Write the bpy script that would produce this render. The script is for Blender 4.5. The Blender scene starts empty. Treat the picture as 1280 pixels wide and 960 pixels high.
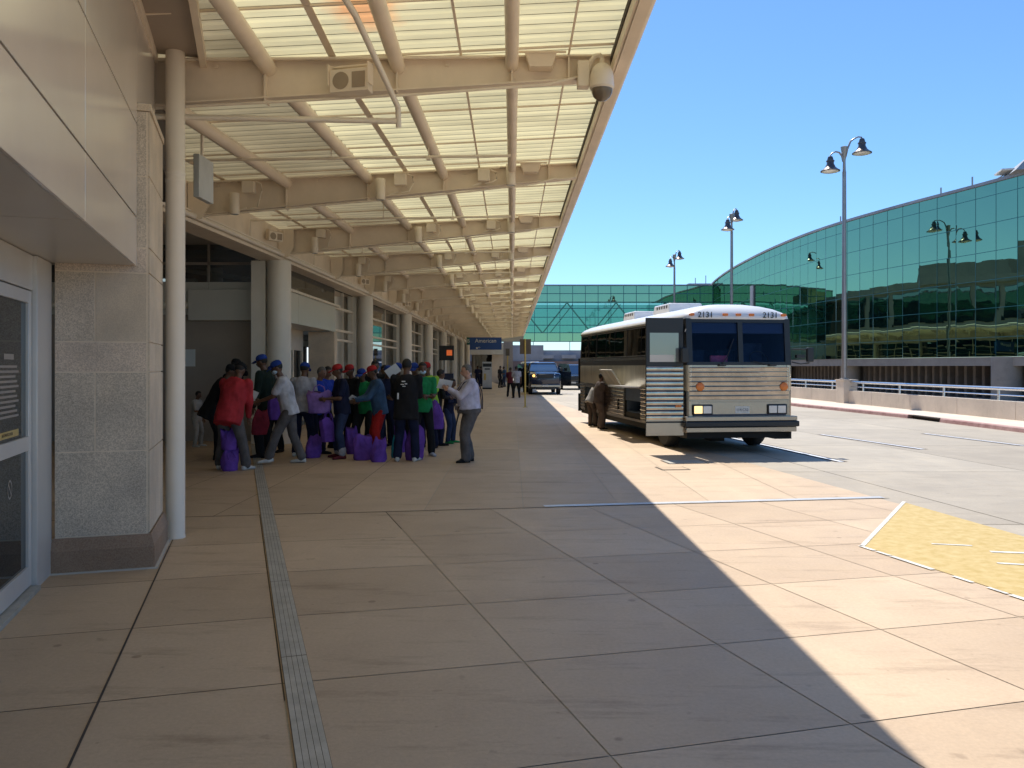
import bpy, bmesh, math, random
from mathutils import Vector, Matrix, noise
random.seed(7)
S = bpy.context.scene
COL = S.collection
R = math.radians
F = 1036.0; H = 1.75; HOR = 458.0       # photo focal length in px, eye height, horizon row
def pX(u, Y): return (u-640)/F*Y
def pZ(v, Y): return H+(HOR-v)/F*Y
def gY(v): return H*F/(v-HOR)

# ---------------------------------------------------------------- materials
def mat(name, col, rough=.6, metal=0., var=.12, scale=3., bump=0., bscale=40., spec=.5, stretch=None, col2=None, coat=0.):
    m = bpy.data.materials.new(name); m.use_nodes = True
    nt = m.node_tree; N = nt.nodes; L = nt.links
    b = N['Principled BSDF']
    b.inputs['Roughness'].default_value = rough; b.inputs['Metallic'].default_value = metal
    b.inputs['Specular IOR Level'].default_value = spec
    if coat: b.inputs['Coat Weight'].default_value = coat; b.inputs['Coat Roughness'].default_value = .06
    c = (*col, 1)
    tc = N.new('ShaderNodeTexCoord'); mp = N.new('ShaderNodeMapping'); L.new(tc.outputs['Object'], mp.inputs['Vector'])
    if stretch: mp.inputs['Scale'].default_value = stretch
    if var > 0 or col2:
        n = N.new('ShaderNodeTexNoise'); n.inputs['Scale'].default_value = scale; n.inputs['Detail'].default_value = 6; n.inputs['Roughness'].default_value = .62
        L.new(mp.outputs[0], n.inputs['Vector'])
        r = N.new('ShaderNodeValToRGB'); L.new(n.outputs['Fac'], r.inputs['Fac'])
        r.color_ramp.elements[0].position = .32; r.color_ramp.elements[1].position = .68
        r.color_ramp.elements[0].color = (*[x*(1-var) for x in col], 1)
        r.color_ramp.elements[1].color = (*(col2 if col2 else [min(1, x*(1+var*.7)) for x in col]), 1)
        L.new(r.outputs[0], b.inputs['Base Color'])
    else: b.inputs['Base Color'].default_value = c
    if bump > 0:
        n2 = N.new('ShaderNodeTexNoise'); n2.inputs['Scale'].default_value = bscale; n2.inputs['Detail'].default_value = 4
        L.new(mp.outputs[0], n2.inputs['Vector'])
        bp = N.new('ShaderNodeBump'); bp.inputs['Strength'].default_value = bump; bp.inputs['Distance'].default_value = .01
        L.new(n2.outputs['Fac'], bp.inputs['Height']); L.new(bp.outputs[0], b.inputs['Normal'])
    return m

def concrete(name, col, dark, stain=.5, slab=True, rough=.62):
    """sealed concrete: large clouds, fine grain, scattered dark spots; a per-slab tone from the attribute 'tone'"""
    m = bpy.data.materials.new(name); m.use_nodes = True
    nt = m.node_tree; N = nt.nodes; L = nt.links; b = N['Principled BSDF']
    tc = N.new('ShaderNodeTexCoord')
    def nz(sc, det=6, ro=.6, vec=None):
        n = N.new('ShaderNodeTexNoise'); n.inputs['Scale'].default_value = sc; n.inputs['Detail'].default_value = det; n.inputs['Roughness'].default_value = ro
        L.new(vec or tc.outputs['Object'], n.inputs['Vector']); return n.outputs['Fac']
    def ramp(src, p0, p1, c0, c1):
        r = N.new('ShaderNodeValToRGB'); e = r.color_ramp.elements
        e[0].position = p0; e[1].position = p1; e[0].color = (*c0, 1); e[1].color = (*c1, 1)
        L.new(src, r.inputs[0]); return r.outputs[0]
    def mix(a, c, f, mode='MULTIPLY'):
        x = N.new('ShaderNodeMix'); x.data_type = 'RGBA'; x.blend_type = mode
        if isinstance(f, float): x.inputs[0].default_value = f
        else: L.new(f, x.inputs[0])
        L.new(a, x.inputs[6]); L.new(c, x.inputs[7]); return x.outputs[2]
    base = ramp(nz(.7, 9, .72), .34, .64, dark, col)
    g = ramp(nz(38, 5, .7), .3, .7, (.86, .86, .86), (1.06, 1.06, 1.06))
    c = mix(base, g, .8)
    mp = N.new('ShaderNodeMapping'); L.new(tc.outputs['Object'], mp.inputs[0]); mp.inputs['Scale'].default_value = (.5, 2.6, 1); mp.inputs['Rotation'].default_value = (0, 0, R(14))
    s = ramp(nz(1.5, 9, .72, mp.outputs[0]), .28, .46, (.60, .56, .53), (1, 1, 1))
    c = mix(c, s, stain)
    s2 = ramp(nz(6.3, 3, .5), .24, .31, (.5, .46, .43), (1, 1, 1))
    c = mix(c, s2, stain*.55)
    vo = N.new('ShaderNodeTexVoronoi'); vo.inputs['Scale'].default_value = 1.5; vo.inputs['Randomness'].default_value = 1
    wp = N.new('ShaderNodeMixRGB') if False else None
    L.new(tc.outputs['Object'], vo.inputs['Vector'])
    c = mix(c, ramp(vo.outputs['Distance'], .035, .05, (.62, .58, .55), (1, 1, 1)), stain)
    v2 = N.new('ShaderNodeTexVoronoi'); v2.inputs['Scale'].default_value = 3.7; L.new(tc.outputs['Object'], v2.inputs['Vector'])
    c = mix(c, ramp(v2.outputs['Distance'], .03, .045, (.72, .68, .65), (1, 1, 1)), stain*.8)
    mp2 = N.new('ShaderNodeMapping'); L.new(tc.outputs['Object'], mp2.inputs[0]); mp2.inputs['Scale'].default_value = (1.3, .35, 1); mp2.inputs['Rotation'].default_value = (0, 0, R(-22))
    c = mix(c, ramp(nz(1.1, 6, .6, mp2.outputs[0]), .52, .72, (1, 1, 1), (1.13, 1.12, 1.10)), .8)
    if slab:
        at = N.new('ShaderNodeAttribute'); at.attribute_name = 'tone'
        t = ramp(at.outputs['Fac'], 0, 1, (.9, .885, .87), (1.05, 1.05, 1.05))
        c = mix(c, t, 1.)
    L.new(c, b.inputs['Base Color'])
    rr = N.new('ShaderNodeMapRange'); L.new(nz(2.2, 7), rr.inputs[0]); rr.inputs[3].default_value = rough-.16; rr.inputs[4].default_value = rough+.14
    L.new(rr.outputs[0], b.inputs['Roughness'])
    bp = N.new('ShaderNodeBump'); bp.inputs['Strength'].default_value = .25; bp.inputs['Distance'].default_value = .006
    L.new(nz(60, 5, .7), bp.inputs['Height']); L.new(bp.outputs[0], b.inputs['Normal'])
    return m

def granite(name, c0, c1, sc=90):
    m = bpy.data.materials.new(name); m.use_nodes = True
    N = m.node_tree.nodes; L = m.node_tree.links; b = N['Principled BSDF']; b.inputs['Roughness'].default_value = .55
    tc = N.new('ShaderNodeTexCoord'); v = N.new('ShaderNodeTexVoronoi'); v.inputs['Scale'].default_value = sc
    L.new(tc.outputs['Object'], v.inputs['Vector'])
    n = N.new('ShaderNodeTexNoise'); n.inputs['Scale'].default_value = 2.; n.inputs['Detail'].default_value = 6; L.new(tc.outputs['Object'], n.inputs['Vector'])
    r = N.new('ShaderNodeValToRGB'); L.new(v.outputs['Color'], r.inputs[0])
    r.color_ramp.elements[0].position = .2; r.color_ramp.elements[1].position = .8
    r.color_ramp.elements[0].color = (*c0, 1); r.color_ramp.elements[1].color = (*c1, 1)
    r2 = N.new('ShaderNodeValToRGB'); L.new(n.outputs['Fac'], r2.inputs[0]); r2.color_ramp.elements[0].color = (.8, .8, .8, 1); r2.color_ramp.elements[1].color = (1.1, 1.08, 1.05, 1)
    r2.color_ramp.elements[0].position = .35; r2.color_ramp.elements[1].position = .7
    x = N.new('ShaderNodeMix'); x.data_type = 'RGBA'; x.blend_type = 'MULTIPLY'; x.inputs[0].default_value = 1
    L.new(r.outputs[0], x.inputs[6]); L.new(r2.outputs[0], x.inputs[7]); L.new(x.outputs[2], b.inputs['Base Color'])
    at = N.new('ShaderNodeBump'); at.inputs['Strength'].default_value = .15; at.inputs['Distance'].default_value = .004; L.new(v.outputs['Distance'], at.inputs['Height']); L.new(at.outputs[0], b.inputs['Normal'])
    return m

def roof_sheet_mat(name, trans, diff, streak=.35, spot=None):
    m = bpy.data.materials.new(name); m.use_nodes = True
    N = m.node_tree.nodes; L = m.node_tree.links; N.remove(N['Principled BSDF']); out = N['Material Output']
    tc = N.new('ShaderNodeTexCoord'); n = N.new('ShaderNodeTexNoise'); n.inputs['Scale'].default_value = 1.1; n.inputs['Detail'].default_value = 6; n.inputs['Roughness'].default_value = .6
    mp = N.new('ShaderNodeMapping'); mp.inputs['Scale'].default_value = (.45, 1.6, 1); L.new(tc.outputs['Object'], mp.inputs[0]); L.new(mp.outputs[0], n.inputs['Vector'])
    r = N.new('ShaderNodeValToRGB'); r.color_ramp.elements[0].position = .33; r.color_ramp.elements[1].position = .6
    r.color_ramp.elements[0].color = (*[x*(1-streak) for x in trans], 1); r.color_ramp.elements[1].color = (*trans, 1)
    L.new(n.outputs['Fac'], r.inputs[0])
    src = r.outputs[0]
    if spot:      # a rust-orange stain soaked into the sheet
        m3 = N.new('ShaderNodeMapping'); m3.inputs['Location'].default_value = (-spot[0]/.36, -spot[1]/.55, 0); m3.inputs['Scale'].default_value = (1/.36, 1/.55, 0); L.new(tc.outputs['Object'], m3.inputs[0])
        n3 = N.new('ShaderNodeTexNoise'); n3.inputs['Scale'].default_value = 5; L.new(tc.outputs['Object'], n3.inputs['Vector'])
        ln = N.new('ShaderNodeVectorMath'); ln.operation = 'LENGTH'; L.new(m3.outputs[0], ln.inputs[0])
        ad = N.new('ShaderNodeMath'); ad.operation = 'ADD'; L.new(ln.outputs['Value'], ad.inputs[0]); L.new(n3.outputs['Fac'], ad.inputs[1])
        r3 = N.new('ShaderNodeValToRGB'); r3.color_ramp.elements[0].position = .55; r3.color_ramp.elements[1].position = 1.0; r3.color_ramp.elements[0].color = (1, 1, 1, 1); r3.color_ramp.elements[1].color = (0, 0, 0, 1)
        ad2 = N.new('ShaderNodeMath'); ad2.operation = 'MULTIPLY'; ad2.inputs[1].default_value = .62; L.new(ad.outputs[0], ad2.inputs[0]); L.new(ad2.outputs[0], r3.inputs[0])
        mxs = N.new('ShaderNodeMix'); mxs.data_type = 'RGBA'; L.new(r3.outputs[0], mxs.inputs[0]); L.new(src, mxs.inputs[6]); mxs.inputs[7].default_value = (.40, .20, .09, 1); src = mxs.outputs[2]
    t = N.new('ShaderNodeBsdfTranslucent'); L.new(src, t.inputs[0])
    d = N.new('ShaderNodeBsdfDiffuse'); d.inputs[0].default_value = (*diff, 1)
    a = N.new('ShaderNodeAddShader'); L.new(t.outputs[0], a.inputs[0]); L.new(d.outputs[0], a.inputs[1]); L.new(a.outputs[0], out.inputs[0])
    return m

def mirror_glass(name, tint, wav=.25, wscale=.35, base=(.01, .02, .02), mixf=.9, rough=.01):
    """reflective curtain-wall glass with slightly wavy panes"""
    m = bpy.data.materials.new(name); m.use_nodes = True
    N = m.node_tree.nodes; L = m.node_tree.links; N.remove(N['Principled BSDF']); out = N['Material Output']
    g = N.new('ShaderNodeBsdfGlossy'); g.inputs['Color'].default_value = (*tint, 1); g.inputs['Roughness'].default_value = rough
    d = N.new('ShaderNodeBsdfDiffuse'); d.inputs['Color'].default_value = (*base, 1)
    mx = N.new('ShaderNodeMixShader'); mx.inputs[0].default_value = mixf
    L.new(d.outputs[0], mx.inputs[1]); L.new(g.outputs[0], mx.inputs[2]); L.new(mx.outputs[0], out.inputs[0])
    if wav:
        tc = N.new('ShaderNodeTexCoord'); n = N.new('ShaderNodeTexNoise'); n.inputs['Scale'].default_value = wscale; n.inputs['Detail'].default_value = 2
        L.new(tc.outputs['Object'], n.inputs['Vector'])
        bp = N.new('ShaderNodeBump'); bp.inputs['Strength'].default_value = wav; bp.inputs['Distance'].default_value = .06
        L.new(n.outputs['Fac'], bp.inputs['Height']); L.new(bp.outputs[0], g.inputs['Normal'])
    return m

def clear_glass(name, tint, refl=.25, rtint=(1, 1, 1), bl=.35):
    m = bpy.data.materials.new(name); m.use_nodes = True
    N = m.node_tree.nodes; L = m.node_tree.links; N.remove(N['Principled BSDF']); out = N['Material Output']
    t = N.new('ShaderNodeBsdfTransparent'); t.inputs[0].default_value = (*tint, 1)
    g = N.new('ShaderNodeBsdfGlossy'); g.inputs['Roughness'].default_value = .01; g.inputs['Color'].default_value = (*rtint, 1)
    fr = N.new('ShaderNodeLayerWeight'); fr.inputs[0].default_value = bl
    mr = N.new('ShaderNodeMapRange'); mr.inputs[3].default_value = refl; mr.inputs[4].default_value = .95; L.new(fr.outputs['Fresnel'], mr.inputs[0])
    mx = N.new('ShaderNodeMixShader'); L.new(mr.outputs[0], mx.inputs[0]); L.new(t.outputs[0], mx.inputs[1]); L.new(g.outputs[0], mx.inputs[2]); L.new(mx.outputs[0], out.inputs[0])
    return m

def emit(name, col, s):
    m = bpy.data.materials.new(name); m.use_nodes = True
    b = m.node_tree.nodes['Principled BSDF']; b.inputs['Base Color'].default_value = (*col, 1)
    b.inputs['Emission Color'].default_value = (*col, 1); b.inputs['Emission Strength'].default_value = s
    return m

M = {}
M['tan'] = concrete('tan_concrete', (.60, .45, .303), (.525, .385, .255), .85)
M['road'] = concrete('grey_road_concrete', (.48, .415, .32), (.39, .335, .26), .5, slab=True)
M['joint'] = mat('dark_joint', (.07, .055, .045), .9)
M['groove'] = mat('dark_groove', (.13, .105, .085), .9)
M['drain'] = mat('drain_metal', (.46, .44, .39), .5, .2, .2, 6, .2)
M['plate'] = mat('joint_plate', (.6, .6, .6), .42, .3, .12, 8, .1)
M['cream'] = mat('cream_painted_steel', (.83, .71, .58), .5, 0, .10, 1.6, .03, 60)
M['cream2'] = mat('cream_fixture', (.82, .72, .60), .5, 0, .06, 6)
M['column'] = mat('column_paint', (.80, .73, .64), .5, 0, .06, 1.4, .02)
M['pipe'] = mat('pipe_paint', (.84, .75, .64), .38, 0, .06, 1.4, .02)
M['roofclear'] = roof_sheet_mat('translucent_roof', (.375, .34, .205), (.36, .33, .23), .28, spot=(-1.40, 7.75))
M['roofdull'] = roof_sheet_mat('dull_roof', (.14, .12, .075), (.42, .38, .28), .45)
M['rust'] = roof_sheet_mat('rust_stained_roof', (.44, .20, .085), (.3, .20, .12), .2)
M['beige'] = mat('beige_panel', (.36, .31, .27), .45, 0, .1, .8)
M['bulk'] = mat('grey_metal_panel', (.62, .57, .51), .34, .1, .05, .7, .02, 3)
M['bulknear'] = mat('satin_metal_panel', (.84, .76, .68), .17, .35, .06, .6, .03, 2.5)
M['alu'] = mat('aluminium', (.72, .69, .66), .34, .3, .05, 2)
M['brownwall'] = mat('brown_wall', (.38, .31, .26), .5, 0, .12, .8)
M['stone'] = granite('speckled_stone', (.52, .425, .335), (.82, .70, .575), 130)
M['stone2'] = granite('smooth_stone', (.62, .50, .385), (.78, .65, .51), 190)
M['stone3'] = granite('pink_stone', (.58, .46, .37), (.88, .73, .60), 130)
M['stonebase'] = granite('brown_base_stone', (.30, .19, .125), (.38, .26, .18), 120)
M['caulk'] = mat('white_caulk', (.55, .52, .48), .7)
M['mortar'] = mat('mortar', (.86, .72, .57), .85)
M['darkglass'] = mirror_glass('dark_glass', (.34, .36, .37), .1, .8, (.05, .052, .055), .75)
M['winglass'] = clear_glass('window_glass', (.34, .40, .40), .13)
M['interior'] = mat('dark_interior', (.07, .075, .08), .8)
M['intwhite'] = mat('interior_white', (.55, .56, .56), .6)
M['teal'] = mirror_glass('teal_mirror_glass', (.235, .38, .25), .17, .30, (.012, .05, .055), .92)
M['tealclear'] = clear_glass('teal_bridge_glass', (.34, .60, .54), .30, (.17, .34, .26))
M['tealband'] = mat('teal_spandrel', (.035, .19, .20), .12, 0, .08, 1, 0)
M['tealfloor'] = mat('bridge_floor', (.42, .50, .46), .6)
M['mull'] = mat('dark_teal_mullion', (.04, .19, .20), .4)
M['conc'] = concrete('wall_concrete', (.74, .63, .51), (.62, .53, .43), .35, slab=False, rough=.8)
M['concgrey'] = concrete('pier_concrete', (.36, .32, .275), (.28, .25, .22), .4, slab=False, rough=.8)
M['fins'] = mat('ribbed_concrete', (.23, .19, .155), .85, 0, .2, 2)
M['kerb'] = mat('red_kerb_paint', (.44, .215, .19), .7, 0, .25, 3, .1, col2=(.52, .32, .28))
M['rail'] = mat('silver_rail', (.62, .63, .66), .25, .9, .05)
M['black'] = mat('black_plastic', (.015, .015, .017), .4)
M['rubber'] = mat('tyre_rubber', (.02, .02, .02), .75, 0, .2, 20)
M['under'] = mat('underbody', (.02, .019, .018), .9)
M['yellow'] = mat('yellow_ground_paint', (.54, .375, .11), .7, 0, .14, 9, .15, col2=(.60, .45, .20))
M['white'] = mat('white_paint', (.72, .69, .62), .6, 0, .3, 7)
M['bluewhite'] = mat('white_marking', (.70, .71, .74), .6, 0, .15, 5)
M['chrome'] = mat('polished_steel', (.46, .405, .34), .11, 1., .25, 3, .9, 2.6)
M['steel'] = mat('satin_steel', (.36, .325, .28), .24, 1., .06, 2, .05, 6)
M['dirtysteel'] = mat('dirty_steel_panel', (.58, .54, .44), .36, .75, .25, 1.6, .04, 4, stretch=(3, 3, .7))
M['buswhite'] = mat('bus_white_paint', (.80, .79, .78), .35, 0, .05, 2, coat=.3)
M['busglass'] = mirror_glass('bus_side_glass', (.16, .15, .13), .1, 1., (.010, .010, .010), .75)
M['shield'] = clear_glass('windscreen_glass', (.55, .68, .85), .02, (.25, .36, .55), .10)
M['busint'] = mat('bus_interior', (.07, .11, .18), .7)
M['amber'] = mat('amber_lens', (.75, .20, .03), .25)
M['lens'] = mat('lamp_lens', (.75, .75, .72), .12, .2)
M['lensglow'] = emit('lit_headlamp', (1., .74, .32), .75)
M['amberglow'] = emit('lit_indicator', (1., .5, .12), 1.8)
M['navy'] = mat('navy_trim', (.012, .016, .05), .4)
M['carblue'] = mat('car_blue', (.012, .022, .055), .22, .3, .03, 2, coat=1.)
M['carblack'] = mat('car_black', (.012, .014, .018), .2, .2, .03, 2, coat=1.)
M['carwhite'] = mat('car_white', (.7, .7, .7), .25, 0, .03, 2, coat=1.)
M['carsilver'] = mat('car_silver', (.4, .41, .42), .25, .6, .03, 2, coat=1.)
M['carglass'] = mirror_glass('car_glass', (.25, .31, .36), 0, 1, (.02, .025, .03), .75)
M['lamp'] = mat('lamp_metal', (.36, .32, .30), .35, .6, .08, 3)
M['lampshade'] = mat('lamp_shade_metal', (.16, .13, .12), .3, .7, .08, 3)
M['poleyellow'] = mat('yellow_pole', (.60, .43, .10), .5, 0, .1, 4)
M['signback'] = mat('sign_back', (.12, .09, .06), .6)
M['signblue'] = mat('sign_blue', (.01, .055, .22), .4, 0, 0)
M['signgreen'] = mat('sign_green', (.01, .11, .085), .4, 0, 0)
M['greywall'] = mat('far_grey_deck', (.36, .37, .40), .85, 0, .25, .25)
M['brick'] = mat('far_brick', (.26, .18, .16), .85, 0, .2, .4)
M['paper'] = mat('paper', (.75, .75, .75), .7, 0, .03)
M['skin'] = mat('skin_brown', (.13, .065, .038), .5, 0, .08, 12)
M['skin2'] = mat('skin_light', (.48, .27, .19), .5, 0, .08, 12)
M['skin3'] = mat('skin_medium', (.24, .125, .078), .5, 0, .08, 12)
M['hair'] = mat('hair_black', (.012, .01, .009), .7, 0, .3, 40, .3, 60)
M['hairgrey'] = mat('hair_grey', (.12, .11, .10), .7, 0, .3, 40, .3, 60)
M['mask'] = mat('face_mask', (.45, .58, .70), .8, 0, .03)
CL = {}
def cloth(name, c, rough=.85):
    CL[name] = mat('cloth_'+name, c, rough, 0, .34, 5, .35, 90, spec=.25)
for n_, c_ in dict(red=(.40, .03, .04), capred=(.36, .02, .02), blue=(.015, .05, .42), royal=(.02, .055, .28), navy=(.012, .016, .045), black=(.012, .012, .014),
                   darkgreen=(.010, .022, .018), greytee=(.38, .38, .43), lightgrey=(.50, .50, .55), grey=(.115, .105, .105), jeans=(.030, .045, .10), denim=(.05, .11, .22),
                   green=(.015, .24, .08), hivis=(.35, .58, .06), redtrouser=(.42, .02, .02), lilac=(.52, .50, .62), brown=(.10, .075, .065), offwhite=(.42, .40, .38),
                   white=(.62, .62, .60), purple=(.15, .06, .36), lpurple=(.26, .15, .44), cardred=(.55, .10, .16), teal=(.02, .22, .30), darkred=(.22, .02, .04), maroon=(.12, .02, .03)).items(): cloth(n_, c_)

# ---------------------------------------------------------------- mesh helpers
def box(bm, x0, x1, y0, y1, z0, z1, mx=None):
    v = [bm.verts.new(p) for p in ((x0,y0,z0),(x1,y0,z0),(x1,y1,z0),(x0,y1,z0),(x0,y0,z1),(x1,y0,z1),(x1,y1,z1),(x0,y1,z1))]
    if mx is not None:
        for q in v: q.co = mx @ q.co
    for f in ((0,3,2,1),(4,5,6,7),(0,1,5,4),(1,2,6,5),(2,3,7,6),(3,0,4,7)): bm.faces.new([v[i] for i in f])
    return v
def quad(bm, pts):
    return bm.faces.new([bm.verts.new(p) for p in pts])
def frame_at(d, up=Vector((0,0,1))):
    d = d.normalized()
    if abs(d.dot(up)) > .98: up = Vector((0,1,0))
    a = d.cross(up).normalized(); b = a.cross(d).normalized()
    return a, b
def tube(bm, pts, r, n=10, cap=True):
    pts = [Vector(p) for p in pts]; rr = r if isinstance(r, (list, tuple)) else [r]*len(pts)
    rings = []
    for i, p in enumerate(pts):
        d = (pts[min(i+1, len(pts)-1)]-pts[max(i-1, 0)])
        a, b = frame_at(d)
        rings.append([bm.verts.new(p+rr[i]*(math.cos(t)*a+math.sin(t)*b)) for t in (2*math.pi*k/n for k in range(n))])
    for i in range(len(rings)-1):
        for k in range(n): bm.faces.new((rings[i][k], rings[i][(k+1)%n], rings[i+1][(k+1)%n], rings[i+1][k]))
    if cap:
        bm.faces.new(rings[0][::-1]); bm.faces.new(rings[-1])
def loft(bm, rings, cap=True):
    vr = [[bm.verts.new(p) for p in r] for r in rings]; n = len(vr[0])
    for i in range(len(vr)-1):
        for k in range(n): bm.faces.new((vr[i][k], vr[i][(k+1)%n], vr[i+1][(k+1)%n], vr[i+1][k]))
    if cap: bm.faces.new(vr[0][::-1]); bm.faces.new(vr[-1])
    return vr
def lathe(bm, prof, c=(0,0,0), n=20, mx=None, cap=True):
    rings = [[Vector((c[0]+r*math.cos(2*math.pi*k/n), c[1]+r*math.sin(2*math.pi*k/n), c[2]+z)) for k in range(n)] for r, z in prof]
    if mx is not None: rings = [[mx @ p for p in r] for r in rings]
    loft(bm, rings, cap)
def ell(bm, c, r, mx=None, nu=14, nv=10):
    c = Vector(c); rings = []
    top = None
    for j in range(1, nv):
        t = math.pi*j/nv
        rings.append([Vector((r[0]*math.sin(t)*math.cos(2*math.pi*k/nu), r[1]*math.sin(t)*math.sin(2*math.pi*k/nu), -r[2]*math.cos(t))) for k in range(nu)])
    if mx is not None: rings = [[mx @ p for p in q] for q in rings]
    vr = loft(bm, [[c+p for p in q] for q in rings], False)
    a = Vector((0,0,-r[2])); b = Vector((0,0,r[2]))
    if mx is not None: a = mx @ a; b = mx @ b
    va = bm.verts.new(c+a); vb = bm.verts.new(c+b)
    for k in range(nu):
        bm.faces.new((va, vr[0][(k+1)%nu], vr[0][k])); bm.faces.new((vb, vr[-1][k], vr[-1][(k+1)%nu]))
def capsule(bm, a, b, ra, rb, n=12):
    """tapered limb with round ends"""
    a = Vector(a); b = Vector(b); d = (b-a); L = d.length
    if L < 1e-5: return
    d.normalize(); P = []; Q = []
    for t in (80, 60, 30): P.append(a-d*ra*math.sin(R(t))); Q.append(ra*math.cos(R(t)))
    P.append(a); Q.append(ra); P.append(b); Q.append(rb)
    for t in (30, 60, 80): P.append(b+d*rb*math.sin(R(t))); Q.append(rb*math.cos(R(t)))
    x, y = frame_at(d); rings = []
    for p, r in zip(P, Q): rings.append([p+r*(math.cos(t)*x+math.sin(t)*y) for t in (2*math.pi*k/n for k in range(n))])
    loft(bm, rings)
def mesh_obj(name, bm, m, parent=None, smooth=None, loc=None, bevel=0):
    bmesh.ops.recalc_face_normals(bm, faces=bm.faces[:])
    me = bpy.data.meshes.new(name); bm.to_mesh(me); bm.free()
    ms = m if isinstance(m, (list, tuple)) else [m]
    for q in ms: me.materials.append(q)
    o = bpy.data.objects.new(name, me); COL.objects.link(o)
    if parent is not None: o.parent = parent
    if loc is not None: o.location = loc
    if smooth == 'all':
        for p in me.polygons: p.use_smooth = True
    if bevel:
        md = o.modifiers.new('b', 'BEVEL'); md.width = bevel; md.segments = 2; md.limit_method = 'ANGLE'
    return o
def autosmooth(o, ang=40):
    me = o.data
    bm = bmesh.new(); bm.from_mesh(me)
    for e in bm.edges:
        if len(e.link_faces) == 2: e.smooth = e.calc_face_angle(0) < R(ang)
        else: e.smooth = False
    for f in bm.faces: f.smooth = True
    bm.to_mesh(me); bm.free()
    return o
class B:
    """short form: with B() collect shapes, .o() links them as ONE mesh object"""
    def __init__(s): s.bm = bmesh.new()
    def box(s, *a, **k): box(s.bm, *a, **k); return s
    def tube(s, *a, **k): tube(s.bm, *a, **k); return s
    def quad(s, pts): quad(s.bm, pts); return s
    def lathe(s, *a, **k): lathe(s.bm, *a, **k); return s
    def ell(s, *a, **k): ell(s.bm, *a, **k); return s
    def cap(s, *a, **k): capsule(s.bm, *a, **k); return s
    def loft(s, *a, **k): loft(s.bm, *a, **k); return s
    def o(s, name, m, parent=None, sm=40, bevel=0):
        ob = mesh_obj(name, s.bm, m, parent, bevel=bevel)
        if sm: autosmooth(ob, sm)
        return ob
def thing(name, label, cat, loc=(0,0,0), rz=0, group=None):
    o = bpy.data.objects.new(name, None); COL.objects.link(o); o.location = loc; o.rotation_euler = (0, 0, rz)
    o.empty_display_size = .2
    return tag(o, label, cat, group)
def tag(o, label, cat, group=None, kind=None):
    o['label'] = label; o['category'] = cat
    if group: o['group'] = group
    if kind: o['kind'] = kind
    return o
def struct(o, label=None, cat=None):
    o['kind'] = 'structure'
    if label: o['label'] = label; o['category'] = cat or 'ground'
    return o
def copy_tree(o, loc=None, rz=None, label=None, parent=None):
    c = o.copy(); COL.objects.link(c)
    if parent is not None: c.parent = parent
    for ch in list(o.children): copy_tree(ch, parent=c)
    if loc is not None: c.location = loc
    if rz is not None: c.rotation_euler = (0, 0, rz)
    if label: c['label'] = label
    return c
def text_obj(txt, size, m, name, parent, loc, rot, ext=.003, align='CENTER', bold=0.):
    cu = bpy.data.curves.new('t', 'FONT'); cu.body = txt; cu.size = size; cu.extrude = ext; cu.offset = bold; cu.align_x = align; cu.align_y = 'CENTER'
    t = bpy.data.objects.new('t', cu); COL.objects.link(t)
    dg = bpy.context.evaluated_depsgraph_get(); me = bpy.data.meshes.new_from_object(t.evaluated_get(dg))
    bpy.data.objects.remove(t); bpy.data.curves.remove(cu)
    me.materials.clear(); me.materials.append(m)
    o = bpy.data.objects.new(name, me); COL.objects.link(o); o.parent = parent; o.location = loc; o.rotation_euler = rot
    return o
def ordinal(k): return ['nearest', 'second', 'third', 'fourth', 'fifth', 'sixth', 'seventh', 'eighth', 'ninth', 'tenth', 'eleventh', 'twelfth', 'thirteenth', 'fourteenth', 'fifteenth', 'sixteenth', 'seventeenth', 'eighteenth'][k]

# ================================================================ GROUND
def clip(poly, n, d):
    """keep the part with n.p <= d"""
    out = []
    for i in range(len(poly)):
        a = poly[i]; b = poly[(i+1) % len(poly)]
        da = n[0]*a[0]+n[1]*a[1]-d; db = n[0]*b[0]+n[1]*b[1]-d
        if da <= 0: out.append(a)
        if (da < 0) != (db < 0) and abs(da-db) > 1e-9:
            t = da/(da-db); out.append((a[0]+(b[0]-a[0])*t, a[1]+(b[1]-a[1])*t))
    return out
def shrink(poly, g):
    n = len(poly)
    if n < 3: return None
    A = sum(poly[i][0]*poly[(i+1)%n][1]-poly[(i+1)%n][0]*poly[i][1] for i in range(n))/2
    if abs(A) < .02: return None
    p = poly if A > 0 else poly[::-1]
    out = p
    for i in range(n):
        a = p[i]; b = p[(i+1)%n]; ex, ey = b[0]-a[0], b[1]-a[1]; l = math.hypot(ex, ey)
        if l < 1e-4: continue
        nx, ny = ey/l, -ex/l
        out = clip(out, (nx, ny), nx*a[0]+ny*a[1]-g)
        if len(out) < 3: return None
    return out
def slabs(name, polys, z, m, gap):
    bm = bmesh.new(); tone = []
    for p in polys:
        q = shrink(p, gap)
        if not q: continue
        vs = [bm.verts.new((x, y, z)) for x, y in q]
        try: f = bm.faces.new(vs)
        except Exception: continue
        if f.normal.z < 0: f.normal_flip()
        tone.append(random.random())
    bm.faces.ensure_lookup_table()
    me = bpy.data.meshes.new(name); bm.to_mesh(me); bm.free(); me.materials.append(m)
    at = me.attributes.new('tone', 'FLOAT', 'FACE')
    for i, t in enumerate(tone): at.data[i].value = t
    o = bpy.data.objects.new(name, me); COL.objects.link(o); return o
def kerbX(Y):       # where the tan pavement meets the grey roadway
    return 5.23-.1425*(Y-8.47) if Y < 17.8 else max(3.9-.082*(Y-17.8), 1.05)
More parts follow.
